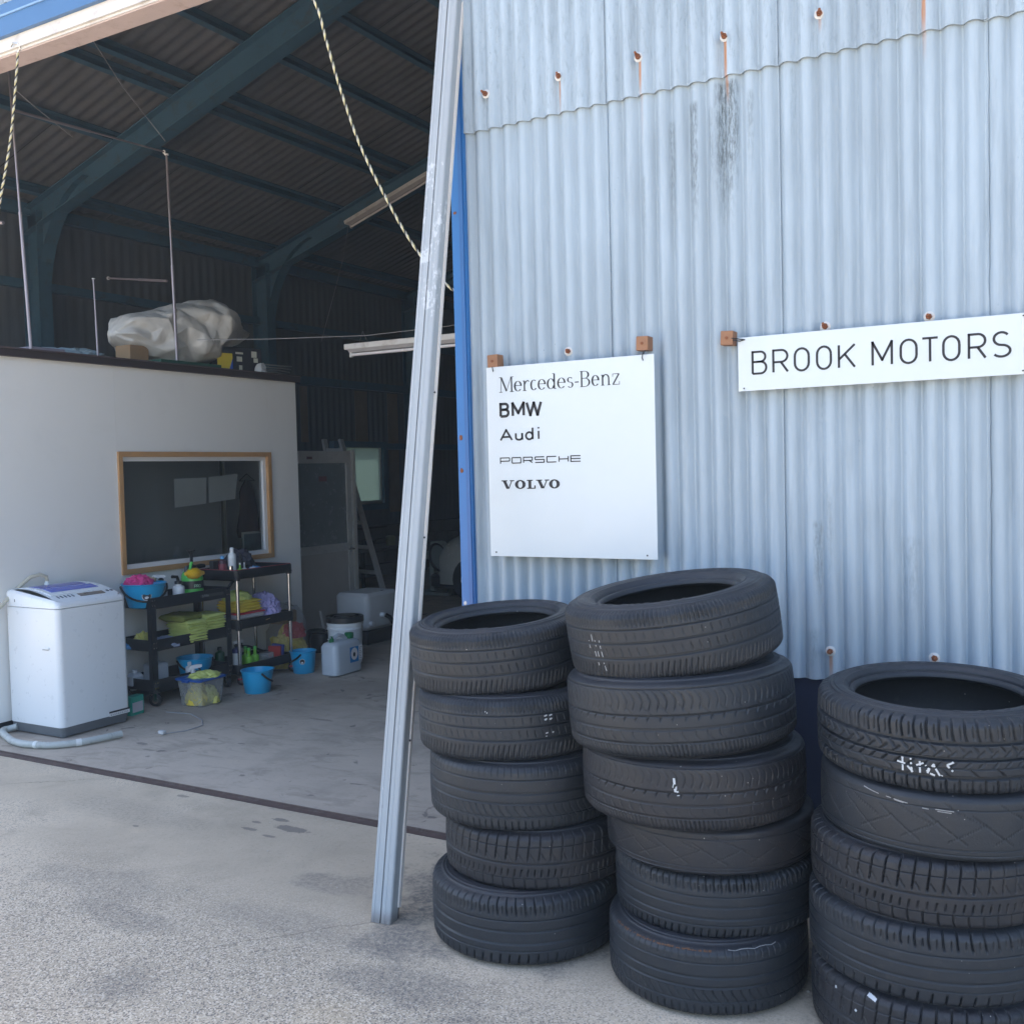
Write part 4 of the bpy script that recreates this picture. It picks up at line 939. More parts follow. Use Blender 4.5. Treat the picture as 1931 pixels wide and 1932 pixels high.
pr = thing('product_box', 'yellow and black printed carton at the right of the tarpaulin', 'box', (-6.16, 2.62, ROOF), R_(-12))
M().cbox(-.08, .08, -.21, .21, 0, .205, .002).obj('carton', mat('black_carton', (.02, .02, .025), .5), pr)
M().box(.0805, .082, -.21, -.07, .0, .15).obj('yellow_panel', mat('yellow_print', (.65, .50, .04), .5), pr)
g = M(); g.add([(.0825, -.11, .0), (.0825, -.07, .0), (.0825, -.07, .11)], [(0, 1, 2)]); g.obj('blue_stripe', mat('blue_print', (.03, .10, .45), .5), pr)
letters_box = M()
for (a, b, c, d) in ((-.04, .03, .15, .165), (-.03, .02, .09, .13), (-.01, .02, .01, .06), (.11, .16, .13, .18), (.13, .17, .09, .125)): letters_box.box(.0805, .0822, a, b, c, d)
letters_box.obj('pale_print', mat('print_white', (.5, .5, .42), .5), pr)
o = blob(.055, .06, .085, 8, .35, 2.2, 3).obj('work_glove', mat('white_glove', (.6, .6, .6), .9)); place(o, (-6.06, 2.80, ROOF)); tag(o, 'white work glove in front of the printed carton on the office', 'glove')
for k in range(4):
    o = M().tube([(0, -.24 + .03 * k, .02 + .02 * k), (.03, .05, .035 + .015 * k), (-.02, .26 - .02 * k, .025 + .022 * k)], .007, 6).obj('metal_tube', mat('grey_tube', (.3, .32, .33), .4, .5)); place(o, (-6.12 + .03 * k, 2.98, ROOF)); tag(o, 'thin grey tube, ' + ('lowest', 'second lowest', 'second highest', 'highest')[k] + ' of the pile on the office top', 'tube', 'pile of tubes on the office')
rag = blob(.16, .30, .07, 11, .35, 2.5, 4).obj('folded_sheet', mat('pale_teal_sheet', (.26, .34, .38), .8)); place(rag, (-6.3, 1.18, ROOF)); tag(rag, 'pale crumpled sheet lying on the office top left of the tarpaulin', 'sheet')
rag = blob(.14, .12, .05, 12, .35, 2.5, 3).obj('folded_sheet', mat('purple_sheet', (.10, .09, .25), .8)); place(rag, (-6.25, .98, ROOF)); tag(rag, 'small purple cloth on the office top beside the pale sheet', 'cloth')
o = M().cbox(-.1, .1, -.13, .13, 0, .045, .004).obj('paper_stack', mat('dull_paper', (.22, .2, .24), .9)); place(o, (-6.2, .86, ROOF)); tag(o, 'flat grey carton on the office top near the left pole', 'carton')
o = M().cbox(-.12, .12, -.3, .3, 0, .035, .004).obj('green_mat', mat('green_mat', (.02, .09, .06), .8)); place(o, (-6.12, 2.02, ROOF)); tag(o, 'flat dark green mat under the tarpaulin', 'mat')

rodm = mat('pinkish_rod', (.34, .30, .33), .35, .6, var=.2)
def rod(p, q, r, label, top=True, lower=None):
    root = thing('pole', label, 'pole', p); L_ = Vector(q) - Vector(p)
    M().tube([(0, 0, 0), tuple(L_ * .48)], r, 8).obj('lower_tube', rodm, root, True); M().tube([tuple(L_ * .48), tuple(L_)], r * .72, 8).obj('upper_tube', rodm, root, True)
    if top: M().tube([tuple(L_), tuple(L_ * 1.006)], r * 1.5, 8).obj('cap', mat('white_cap', (.7, .7, .7), .5), root)
rod((-6.05, .70, ROOF), (-6.10, .66, 4.28), .011, 'tall thin pole at the left standing on the office')
rod((-6.05, 1.215, ROOF), (-6.06, 1.21, 2.95), .008, 'short thin pole standing on the office between two taller poles')
rod((-6.05, 1.92, ROOF), (-6.06, 1.90, 3.97), .011, 'tall thin pole before the tarpaulin on the office')
rod((-6.2, .74, 3.998), (-6.2, 2.00, 4.045), .010, 'horizontal pole high under the roof above the office')
rod((-6.75, 2.48, 3.20), (-7.45, 2.46, 3.30), .011, 'short grey pole end poking out behind the tall pole by the tarpaulin')
rod((-6.40, .78, 3.30), (-7.1, .76, 3.36), .012, 'short reddish pole end near the left edge under the roof')
def wire(pts, label, r=.0025, mt=None):
    o = M().tube([tuple(Vector(p) - Vector(pts[0])) for p in pts], r, 5).obj('wire', mt or mat('grey_wire', (.25, .25, .26), .6)); o.location = pts[0]; tag(o, label, 'wire')
wire([(-6.2, 2.02, 4.13), (-6.15, 1.6, 4.4), (-6.1, 1.32, 4.62), (-6.1, 1.2, 5.4)], 'thin wire running up to the roof from the tall pole', .003)
wire([(-6.3, 1.28, 3.98), (-6.3, 1.0, 4.1), (-6.3, .8, 4.2)], 'faint thin wire under the roof above the short pole', .003)
wire([(-5.95, 2.03, 2.60), (-5.5, 2.35, 2.60), (-4.9, 2.75, 2.615), (-4.3, 3.0, 2.66), (-3.5, 3.0, 2.72)], 'long thin wire strung from the tarpaulin past the hanging lamp', .003)

# fluorescent lamps
def lamp(name, label, p, q, wd):
    root = thing(name, label, 'lamp', p); v = Vector(q) - Vector(p); L_ = v.length
    root.rotation_euler = (0, -math.asin(v.z / L_), math.atan2(v.y, v.x))
    M().cbox(0, L_, -wd / 2, wd / 2, 0, .045, .004).obj('housing', white_steel, root)
    g = M(); g.loft([[(x, -wd / 2 + .006, 0), (x, wd / 2 - .006, 0), (x, .018, -.022), (x, -.018, -.022)] for x in (.03, L_ - .03)]); g.obj('reflector', mat('lamp_reflector', (.45, .42, .42), .4), root)
    M().tube([(.05, 0, -.040), (L_ - .05, 0, -.040)], .013, 10).obj('tube', mat('tube_glass', (.72, .68, .68), .25), root, True)
    for x in (.03, L_ - .05): M().cbox(x, x + .022, -.014, .014, -.06, 0, .003).obj('socket', white_steel, root)
    return root
l2 = lamp('hanging_lamp', 'white fluorescent tube lamp hanging level behind the leaning post', (-5.29, 3.0, 2.555), (-3.9, 3.0, 2.55), .09)
M().tube([(.12, 0, .045), (.16, 0, .14), (.21, 0, .045)], .002, 5).obj('suspension_wire', MC['grey_wire'], l2)
M().tube([(1.2, 0, .045), (1.2, 0, .20)], .002, 5).obj('suspension_wire', MC['grey_wire'], l2)
lamp('ceiling_lamp', 'unlit fluorescent lamp fixed under the sloping roof frame deep inside', (-8.0, 6.45, 4.60), (-6.75, 6.43, 4.99), .13)
wire([(-7.95, 6.4, 4.58), (-8.0, 6.35, 4.2), (-8.15, 6.3, 3.7), (-8.35, 6.3, 3.2)], 'pull cord hanging from the lamp under the roof frame', .003)

# ---------------------------------------------------------------- washing machine
WM = thing('washing_machine', 'white top-loading washing machine with blue lid window against the office wall', 'washing machine', (-5.93, .355, 0))
wx, wy = .505, .505
g = M(); r = .035
def wring(z, i=0., zf=None):
    P = rrect(0 + i, wx - i, 0 + i, wy - i, r, 5); return [(x, y, z if zf is None else zf(x)) for x, y in P]
g.loft([wring(.066), wring(.40), wring(.783)], True, True); g.obj('cabinet', white_pl, WM, True)
def ztop(x): return .818 + .075 * math.sin(min(1, (wx - x) / .36) * PI / 2) - .004 * (x < .1)
g = M()
g.loft([wring(.7865, .001), wring(0, .0, lambda x: ztop(x) - .018), wring(0, .006, lambda x: ztop(x) - .006), wring(0, .02, ztop)], True, False)
n_ = 16; P0 = rrect(.02, wx - .02, .02, wy - .02, r, 5)
for i in range(n_):
    xa, xb = .02 + (wx - .04) * i / n_, .02 + (wx - .04) * (i + 1) / n_
    def yext(x):
        e = max(0, r - (x - .02), r - (wx - .02 - x)); return .02 + r - math.sqrt(max(0, r * r - e * e))
    g.add([(xa, yext(xa), ztop(xa)), (xb, yext(xb), ztop(xb)), (xb, wy - yext(xb), ztop(xb)), (xa, wy - yext(xa), ztop(xa))], [(0, 1, 2, 3)])
g.obj('top_cover', white_pl, WM, True)
def ontop(name, x0, x1, y0, y1, mt, h=.0025, par=None, skew=0):
    g = M(); n_ = 8; a, b = [], []
    for i in range(n_ + 1):
        x = x0 + (x1 - x0) * i / n_; a += [(x, y0 + skew * i / n_, ztop(x) + h), (x, y1 + skew * i / n_, ztop(x) + h)]
    g.v = a; g.f = [(2 * i, 2 * i + 2, 2 * i + 3, 2 * i + 1) for i in range(n_)]
    lo = [(p[0], p[1], p[2] - h - .001) for p in a]; o = len(g.v); g.v += lo
    g.f += [(2 * i + 2, 2 * i, o + 2 * i, o + 2 * i + 2) for i in range(n_)] + [(2 * i + 1, 2 * i + 3, o + 2 * i + 3, o + 2 * i + 1) for i in range(n_)] + [(0, 1, o + 1, o), (2 * n_ + 1, 2 * n_, o + 2 * n_, o + 2 * n_ + 1)]
    return g.obj(name, mt, par or WM)
ontop('lid', .07, .385, .05, .455, white_pl, .004)
ontop('lid_window', .12, .24, .09, .41, mat('blue_window', (.035, .06, .42), .15), .006)
ontop('lid_window', .255, .335, .09, .43, mat('blue_window2', (.07, .11, .50), .15), .006)
ontop('display', .40, .44, .22, .40, mat('bronze_panel', (.16, .13, .11), .3), .003)
for k in range(5): ontop('button', .402, .432, .07 + k * .026, .078 + k * .026, mat('button_print', (.06, .07, .1), .5), .003)
for k in range(2): ontop('button', .40, .42, .43 + k * .03, .445 + k * .03, MC['button_print'], .003)
g = M(); g.loft([wring(.010, .008), wring(.0645, .002)], True, True); g.obj('base_skirt', grey_pl, WM, True)
for (x, y) in ((.04, .04), (wx - .04, .04), (.04, wy - .04), (wx - .04, wy - .04)): M().lathe([(.022, 0), (.022, .02)], x, y, 12).obj('foot', grey_pl, WM)
g = M(); g.cbox(.36, .42, -.006, .001, .538, .552, .002); g.obj('grip', white_pl, WM)
M().box(.36, .42, -.007, -.0062, .535, .538).obj('grip_shade_strip', grey_pl, WM)  # grey strip stands in for the shade under the grip
M().box(.10, .106, -.0012, -.0002, .815, .832).obj('vent_slot', grey_pl, WM)
g = M(); g.box(wx + .0002, wx + .001, .34, .495, .083, .094); g.obj('label_bar', ink, WM)
g = M(); g.box(wx + .0002, wx + .0009, .34, .495, .050 + .012, .0825); g.obj('label_plate', mat('label_white', (.7, .7, .7), .5), WM)
g = M()
for k in range(10): g.box(wx + .001, wx + .0014, .35 + k * .014, .359 + k * .014, .068, .071); g.box(wx + .001, wx + .0014, .35 + k * .014, .357 + k * .014, .075, .077)
g.obj('label_print', MC['button_print'], WM)
M().lathe([(.017, .875), (.017, .90), (.013, .905), (.013, .915)], .045, .27, 14).obj('inlet', white_pl, WM)
hose_m = mat('ivory_hose', (.50, .47, .38), .5, var=.1)
h1 = M().tube([(0, 0, 0), (.01, -.01, .03), (0, -.05, .047), (-.01, -.11, .035), (-.02, -.2, -.03), (0, -.32, -.12), (.03, -.42, -.17), (.05, -.6, -.25)], .012, 10).obj('inlet_hose', hose_m, None, True)
place(h1, (-5.885, .625, .915)); tag(h1, 'ivory water hose arching from the back of the washing machine', 'hose')
hp = [(-5.86, .36, .035), (-5.90, .33, .022), (-5.905, .30, .022), (-5.86, .255, .022), (-5.72, .195, .022), (-5.60, .15, .022), (-5.49, .137, .022), (-5.42, .148, .022), (-5.33, .172, .022), (-5.26, .22, .022), (-5.19, .31, .023), (-5.15, .42, .024), (-5.118, .545, .026)]
root = thing('drain_hose', 'pale corrugated drain hose lying curved on the floor before the washing machine', 'hose', hp[0])
fine = []
for i in range(len(hp) - 1):
    for k in range(8):
        t = k / 8; p0, p1, p2, p3 = [Vector(hp[min(max(i + j, 0), len(hp) - 1)]) for j in (-1, 0, 1, 2)]
        fine.append(.5 * ((2 * p1) + (p2 - p0) * t + (2 * p0 - 5 * p1 + 4 * p2 - p3) * t * t + (3 * p1 - p0 - 3 * p2 + p3) * t ** 3) - Vector(hp[0]))
M().tube(fine, [.0195 + (.0012 if i % 2 else 0) for i in range(len(fine))], 14).obj('hose_body', mat('grey_hose', (.42, .44, .42), .55, dirt=(.15, .15, .14)), root, True)
for i in (58, 78): M().tube([fine[i], fine[i + 1], fine[i + 2]], .0222, 14).obj('tape_band', mat('pale_tape', (.62, .64, .62), .5), root, True)

# ---------------------------------------------------------------- carts
def tray(g, x0, x1, y0, y1, zt, h, t=.004):
    g.box(x0, x1, y0, y0 + t, zt - h, zt); g.box(x0, x1, y1 - t, y1, zt - h, zt); g.box(x0, x0 + t, y0 + t, y1 - t, zt - h, zt); g.box(x1 - t, x1, y0 + t, y1 - t, zt - h, zt); g.box(x0 + t, x1 - t, y0 + t, y1 - t, zt - h, zt - h + t)
c1 = thing('tool_cart', 'black steel three-shelf trolley beside the washing machine', 'cart', (-5.6, 1.2, 0))
for zt in (.745, .455, .182):
    g = M(); tray(g, -.33, 0, .0, .72, zt, .078); g.obj('shelf', black_st, c1)
for (x, y) in ((0, 0), (0, .685), (-.33, 0), (-.33, .685)):
    g = M(); sx = .004 if x == 0 else -.004
    g.box(min(x, x + sx), max(x, x + sx), y - .004, y + .039, .09, .745); g.box(min(x - (.035 if x == 0 else -.035), x + sx), max(x - (.035 if x == 0 else -.035), x + sx), y - .0045 if y == 0 else y + .0392, y - .0005 if y == 0 else y + .043, .09, .745)
    leg = g.obj('leg', black_st, c1)
    for zt in (.745, .455, .182):
        for dz in (.02, .055):
            for dy in (.008, .028):
                if x == 0: place(M().tube([(0, 0, 0), (.004, 0, 0)], .005, 8).obj('screw', chrome, leg), (.0042, y + dy, zt - dz))
def caster(par, x, y, z, r=.035, turn=0):
    g = M(); g.tube([(0, -.014, r), (0, .014, r)], r, 20); w_ = g.obj('wheel', black_pl, par, True); place(w_, (x, y, 0), (0, 0, turn))
    g = M(); g.tube([(0, -.0155, r), (0, .0155, r)], r * .55, 14); g.obj('hub', chrome, w_, True)
    g = M(); g.box(-.014, .014, -.022, -.018, r * .8, z - .006); g.box(-.014, .014, .018, .022, r * .8, z - .006); g.box(-.02, .02, -.022, .022, z - .006, z); o = g.obj('caster_fork', chrome, par); place(o, (x, y, 0), (0, 0, turn))
for (x, y) in ((-.02, .03), (-.02, .69), (-.31, .03), (-.31, .69)): caster(c1, x, y, .104, .042, .5 if y < .1 else -.3)
g = M(); g.tube([(-.33, .72, .745), (-.33, .775, .79), (0, .775, .79), (0, .72, .745)], .012, 8); g.obj('handle', black_pl, c1, True)
M().box(.0042, .0052, .44, .66, .695, .715).obj('badge', mat('badge', (.06, .07, .07), .4), c1)
letters_spec = [('S', .455, .468), ('T', .472, .484), ('R', .488, .50), ('A', .504, .516)]
g = M()
for ch, a, b in letters_spec:
    for s_ in SANS[ch]: ribbon(g, [(a + (b - a) * p[0], .698 + .014 * p[1]) for p in s_], .0025, .0025, 0)
g.v = [(.0054, x, z) for x, y, z in g.v]; g.obj('lettering', mat('badge_print', (.4, .42, .42), .5), c1)

c2 = thing('utility_cart', 'taller black plastic trolley with chrome poles and red trim', 'cart', (-5.56, 1.96, 0))
Z2 = (.862, .490, .155)
for i, zt in enumerate(Z2):
    g = M()
    g.cbox(-.40, .015, -.02, .595, zt - .062, zt - .05, .003, .02); 
    rings = [[(x, y, z) for x, y in rrect(-.40 + k, .015 - k, -.02 + k, .595 - k, .03, 4)] for k, z in ((.004, zt - .068), (0, zt - .06), (0, zt - .004), (.004, zt), (.014, zt), (.016, zt - .045))]
    g.loft(rings, True, False); g.obj('shelf', black_pl, c2, True)
    if i == 0:
        g = M(); rings = [[(x, y, z) for x, y in rrect(-.40 + k, .015 - k, -.02 + k, .595 - k, .03, 4)] for k, z in ((.003, zt + .0005), (.003, zt + .003), (.012, zt + .003))]
        g.loft(rings, False, False); g.obj('red_trim', mat('red_trim', (.45, .03, .05), .4), c2)
for (x, y) in ((-.005, .01), (-.005, .565), (-.38, .01), (-.38, .565)):
    M().tube([(x, y, .05), (x, y, .80)], .0125, 14).obj('pole', chrome, c2, True)
    for zt in Z2: M().lathe([(.022, zt - .078), (.024, zt - .07), (.024, zt - .01)], x, y, 14).obj('sleeve', black_pl, c2)
    caster(c2, x - .005, y + .02, .085, .038, .9); M().lathe([(.018, .045), (.018, .055)], x, y, 10).obj('red_washer', MC['red_trim'], c2)

# --- buckets
def bucket(name, label, loc, rt, rb, h, rotz=0, group='bright blue plastic buckets', handle=True, hang=1, sx=1.):
    root = thing(name, label, 'bucket', loc, rotz, group)
    g = M(); n_ = 40; rings = []
    for r, z in ((rb * .96, .0), (rb, .004), (rb + (rt - rb) * .5, h * .5), (rt * .985, h * .93), (rt * .985, h * .935), (rt * 1.03, h * .95), (rt * 1.045, h * .99), (rt * 1.03, h), (rt * .975, h * .995), (rt * .96, h * .93), (rb * .95, .008)):
        ring = []
        for j in range(n_):
            a = 2 * PI * j / n_; k = 1 + .10 * max(0, math.cos(a) - .86) / .14 * (z / h) ** 3
            ring.append((r * k * math.cos(a) * sx, r * k * math.sin(a), z))
        rings.append(ring)
    g.loft(rings); g.obj('pail_body', cyan_pl, root, True)
    if handle:
        pts = [(0.0 + .9 * rt * math.sin(t) * hang * .55 + rt * .25 * math.sin(t) * hang, rt * 1.06 * math.cos(t), h * .9 - rt * .95 * math.sin(t) * .75) for t in [PI * k / 14 for k in range(15)]]
        pts = [(max(p[0], 0) if hang > 0 else p[0], p[1], max(p[2], .01)) for p in pts]
        pts = [(p[0] + (rt - p[0]) * 0, p[1], p[2]) for p in pts]
        # keep the bail outside the wall
        q = []
        for p in pts:
            rad = math.hypot(p[0], p[1]); need = (rb + (rt - rb) * p[2] / h) * 1.06
            if rad < need: s_ = math.sqrt(max(need ** 2 - p[1] ** 2, 0)); p = (s_ * (1 if hang > 0 else -1), p[1], p[2])
            q.append(p)
        M().tube(q, .0075, 8).obj('handle', black_pl, root, True)
    return root
def sticker(par, r, z, rs, ang=0.):
    g = M(); n_ = 20
    for rad, k in ((rs, .0008),):
        pts = [((r + k) * math.cos(ang + rad * math.cos(t) / r), (r + k) * math.sin(ang + rad * math.cos(t) / r), z + rad * math.sin(t)) for t in [2 * PI * j / n_ for j in range(n_)]]
        g.add(pts, [tuple(range(n_))])
    o = g.obj('sticker', mat('sticker_white', (.6, .62, .62), .5), par)
    for (a, b, c, mt) in ((.85, 0, 1, ink),):
        g = M(); pts = [((r + .0016) * math.cos(ang + rs * a * math.cos(t) / r), (r + .0016) * math.sin(ang + rs * a * math.cos(t) / r), z + rs * a * math.sin(t)) for t in [2 * PI * j / n_ for j in range(n_)]]
        g.add(pts, [tuple(range(n_))]); g.obj('emblem', ink, o)
        g = M(); pts = [((r + .0024) * math.cos(ang + rs * .42 * math.cos(t) / r), (r + .0024) * math.sin(ang + rs * .42 * math.cos(t) / r), z - rs * .35 + rs * .3 * math.sin(t)) for t in [2 * PI * j / n_ for j in range(n_)]]
        g.add(pts, [tuple(range(n_))]); g.obj('emblem_print', MC['sticker_white'], o)
b1 = bucket('bucket', 'blue bucket holding a pink cloth on the black trolley', (-5.735, 1.262, .675), .145, .105, .165, R_(-28))
sticker(b1, .130, .085, .032, R_(-5))
o = blob(.085, .10, .075, 21, .3, 2.2, 4).obj('cloth', pink); place(o, (-5.75, 1.235, .81)); tag(o, 'crumpled pink cloth heaped in the bucket on the trolley', 'cloth')
o = blob(.06, .07, .035, 22, .3, 2.2, 3).obj('cloth', bluecl); place(o, (-5.70, 1.33, .80)); tag(o, 'light blue cloth beside the pink cloth in the bucket', 'cloth')
o = M().cbox(-.03, .03, -.02, .025, 0, .07, .01, .012).obj('sponge', mat('beige_sponge', (.55, .42, .26), .9)); place(o, (-5.78, 1.36, .80), (.3, .2, .4)); tag(o, 'beige sponge in the bucket on the trolley', 'sponge')
bucket('bucket', 'blue bucket with black handle alone on the floor before the trolleys', (-5.29, 1.86, 0), .112, .09, .165, R_(60), hang=1)
bk2 = bucket('bucket', 'blue bucket on the floor between the chrome trolley and the water jug', (-5.47, 2.56, 0), .098, .082, .175, R_(-150), hang=1); sticker(bk2, .093, .10, .022, R_(95))
bucket('bucket', 'blue bucket lying low on the bottom shelf of the black trolley', (-5.70, 1.66, .112), .125, .10, .15, R_(-20))

# --- green pump sprayer
ps = thing('pump_sprayer', 'green and yellow pressure sprayer with black pump on the black trolley', 'sprayer', (-5.74, 1.70, .675))
gp = mat('green_plastic', (.10, .52, .10), .35)
M().lathe([(.070, 0), (.078, .006), (.078, .15), (.075, .175), (.062, .20), (.040, .215), (.03, .22)], 0, 0, 28).obj('tank', gp, ps, True)
M().lathe([(.0792, .080), (.0795, .083), (.0795, .133), (.0792, .136)], 0, 0, 28).obj('label_band', black_pl, ps, True)
g = M()
for ch, a in (('P', -.035), ('R', -.018), ('O', -.001)):
    for s_ in SANS[ch]: ribbon(g, [(a + .013 * p[0], .090 + .020 * p[1]) for p in s_], .003, .003, 0)
g.v = [(math.cos(x / .08 - .12) * .0806, math.sin(x / .08 - .12) * .0806, z) for x, y, z in g.v]; g.obj('lettering', mat('pale_green_print', (.45, .7, .5), .5), ps)
M().lathe([(.040, .195), (.042, .23), (.030, .245), (.012, .25), (.011, .325), (.014, .33), (.020, .345), (.030, .352), (.030, .358)], 0, 0, 18).obj('pump', black_pl, ps, True)
g = M(); g.tube([(0, 0, .225), (.02, -.07, .235), (.02, -.075, .20)], .013, 8); g.tube([(0, .0, .225), (-.01, .09, .232), (-.01, .13, .230)], [.014, .018, .015], 8); g.obj('valve_arm', black_pl, ps, True)
sp2 = thing('foam_gun', 'yellow foam spray head lying on the shoulder of the green sprayer', 'spray head', (-5.655, 1.645, .862))
M().rot(Matrix.Identity(3)).tube([(0, -.085, .012), (0, -.07, .012), (0, -.045, .010), (0, -.01, .008), (0, .02, .006), (0, .045, .004), (0, .07, .004), (0, .085, .004)], [.012, .016, .036, .040, .040, .028, .016, .014], 16).obj('gun_body', mat('yellow_plastic', (.70, .42, .02), .4), sp2, True)
M().tube([(.01, -.05, .04), (.0, -.03, .075), (0, -.02, .09)], .010, 8).obj('green_strap', gp, sp2, True)

# --- generic bottles
def bottle(name, label, loc, r, h, body, cap, neck=.4, shoulder=.72, capr=.5, kind='plain', rotz=0, group=None, band=None, sx=1.):
    root = thing(name, label, 'bottle', loc, rotz, group)
    M().lathe([(r * .92, 0), (r, .006), (r, h * shoulder), (r * .9, h * (shoulder + .05)), (r * neck, h * (shoulder + .10)), (r * neck, h * .88)], 0, 0, 20, sx=sx).obj('bottle_body', body, root, True)
    if kind == 'spray':
        g = M(); g.lathe([(r * .45, h * .86), (r * .48, h * .93), (r * .3, h * .95), (r * .3, h * 1.0)], 0, 0, 12); g.obj('collar', cap, root, True)
        g = M(); g.loft([[(x, -.014, z0), (x, .014, z0), (x, .010, z1), (x, -.010, z1)] for x, z0, z1 in ((-.03, h * 1.0, h * 1.03), (-.02, h * .98, h * 1.08), (.03, h * .99, h * 1.10), (.06, h * 1.02, h * 1.09))]); g.obj('spray_head', MC['white_cap'], root)
        M().tube([(.035, 0, h * 1.0), (.05, 0, h * .93), (.045, 0, h * .85)], .005, 6).obj('trigger', black_pl, root, True)
    else: M().lathe([(r * capr, h * .86), (r * capr, h * .99), (r * capr * .9, h)], 0, 0, 16).obj('cap', cap, root, True)
    if band is not None: M().lathe([(r * 1.012, h * .12), (r * 1.015, h * .13), (r * 1.015, h * .62), (r * 1.012, h * .63)], 0, 0, 20, False, False, sx=sx).obj('label_band', band, root, True)
    return root
wcap = MC['white_cap']
bottle('spray_bottle', 'clear spray bottle with big white trigger head beside the blue bucket', (-5.76, 1.435, .675), .040, .185, haze_pl, black_pl, kind='spray', rotz=R_(-100))
bottle('spray_bottle', 'white foam bottle with black collar next to the green sprayer', (-5.70, 1.535, .675), .042, .15, white_pl, black_pl, .5, .70, .62)
g = M().tube([(0, 0, 0), (0, -.01, .035), (0, -.055, .04)], .012, 8).obj('foam_nozzle', black_pl, None, True); place(g, (-5.70, 1.535, .82)); tag(g, 'black nozzle on top of the white foam bottle', 'nozzle')
bottle('white_bottle', 'tall white bottle with screw cap standing on the chrome trolley', (-5.70, 2.06, .808), .030, .215, white_pl, wcap, .5, .72, .5, band=mat('label_pale', (.66, .68, .70), .5))
bottle('polish_bottle', 'dark red-labelled bottle with blue cap behind the tall white bottle', (-5.74, 2.0, .808), .030, .155, mat('dark_bottle', (.05, .015, .03), .4), mat('sky_cap', (.12, .38, .70), .4), band=mat('red_label', (.20, .03, .05), .5))
o = M().lathe([(.018, 0), (.018, .085)], 0, 0, 16).obj('spray_can', chrome, None, True); place(o, (-5.62, 1.965, .808)); tag(o, 'silver spray can at the left corner of the chrome trolley', 'can')
o = M().cbox(-.02, .02, -.03, .03, 0, .12, .003).obj('dark_carton', mat('black_carton', (.02, .02, .025), .5)); place(o, (-5.80, 1.975, .808)); tag(o, 'small black carton at the left rear of the chrome trolley', 'carton')
bottle('small_bottle', 'small green-bodied bottle with white nozzle in front on the chrome trolley', (-5.62, 2.06, .808), .021, .10, green_liq, wcap, .3, .5, .3)
bottle('small_bottle', 'tiny clear bottle with white nozzle right of the green one', (-5.63, 2.115, .808), .018, .098, haze_pl, wcap, .3, .5, .3)
bottle('small_bottle', 'short black bottle in the middle of the chrome trolley top', (-5.68, 2.17, .808), .022, .095, black_pl, black_pl)
bottle('small_bottle', 'black pump bottle near the blue cloth on the chrome trolley', (-5.78, 2.23, .808), .028, .15, black_pl, black_pl, .4, .6, .4)
bottle('small_bottle', 'white squat jar beside the blue cloth on the chrome trolley', (-5.60, 2.17, .808), .024, .06, white_pl, wcap, .9, .8, .9)
o = blob(.10, .13, .16, 31, .28, 1.8, 4).obj('grey_bag', greycl); place(o, (-5.84, 2.27, .80)); tag(o, 'dark grey cloth bag slumped at the rear of the chrome trolley', 'bag')
o = blob(.06, .07, .055, 32, .3, 2.4, 4).obj('cloth', bluecl); place(o, (-5.64, 2.245, .80)); tag(o, 'crumpled blue cloth at the front of the chrome trolley top', 'cloth')
o = blob(.06, .09, .035, 33, .3, 2.4, 4).obj('cloth', mat('denim', (.06, .18, .38), .9)); place(o, (-5.68, 2.36, .80)); tag(o, 'darker blue glove bundle right of the blue cloth', 'glove')
o = blob(.03, .035, .03, 34, .5, 2.4, 3).obj('pale_cap', mat('pale_grey_item', (.5, .52, .5), .6)); place(o, (-5.64, 2.45, .80)); tag(o, 'small pale crumpled wrapper at the right end of the chrome trolley top', 'wrapper')
# stacks of folded towels on the middle shelf of the black trolley
def towel_mesh(sx, sy, h, seed):
    g = M(); n_ = 22; nr = 16; rings = []
    for i in range(nr + 1):
        y = -sy / 2 + sy * i / nr; e = min(1, min(i, nr - i) / 1.5 + .55)
        ring = []
        for j in range(n_):
            a = 2 * PI * j / n_; cx_, cz_ = math.cos(a), math.sin(a); cx_ = math.copysign(abs(cx_) ** .35, cx_); cz_ = math.copysign(abs(cz_) ** .7, cz_)
            dn = noise.noise(Vector((cx_ * 2 + seed, y * 14, cz_ + seed))) ; ring.append((cx_ * sx / 2 * (1 + .09 * dn), y * (1 + .10 * noise.noise(Vector((cx_ * 3, seed, 2)))) + .006 * dn, h / 2 + cz_ * h / 2 * e * (1 + .35 * noise.noise(Vector((cx_ * 1.5, y * 18, seed * 3))))))
        rings.append(ring)
    return g.loft(rings)
zb0 = .382
def towel_stack(x, y, n_, sx, sy, h, mt, where, group, seed=0, rz=0):
    ms = [towel_mesh(sx, sy, h * 1.3, seed + k).obj('folded_towel', mt, None, True) for k in range(3)]
    for k in range(n_):
        o = ms[k] if k < 3 else ms[k % 3].copy()
        if k >= 3: C.objects.link(o)
        place(o, (x + random.uniform(-.006, .006), y + random.uniform(-.008, .008), where[1] + k * h), (0, 0, rz + random.uniform(-.04, .04) + (PI if k % 2 else 0)))
        pos_ = 'bottom' if k == 0 else ('topmost' if k == n_ - 1 else ['second', 'third', 'fourth', 'fifth', 'sixth', 'seventh', 'eighth', 'ninth', 'tenth'][k - 1] + ' from the bottom')
        tag(o, f'folded {where[2]} towel, {pos_} in the {where[0]}', 'towel', group)
towel_stack(-5.72, 1.80, 9, .23, .17, .0195, lime, ('right pile on the black trolley', zb0, 'lime green'), 'folded lime towels on the black trolley', 1)
towel_stack(-5.71, 1.61, 8, .23, .16, .0190, lime, ('middle pile on the black trolley', zb0, 'lime green'), 'folded lime towels on the black trolley', 9)
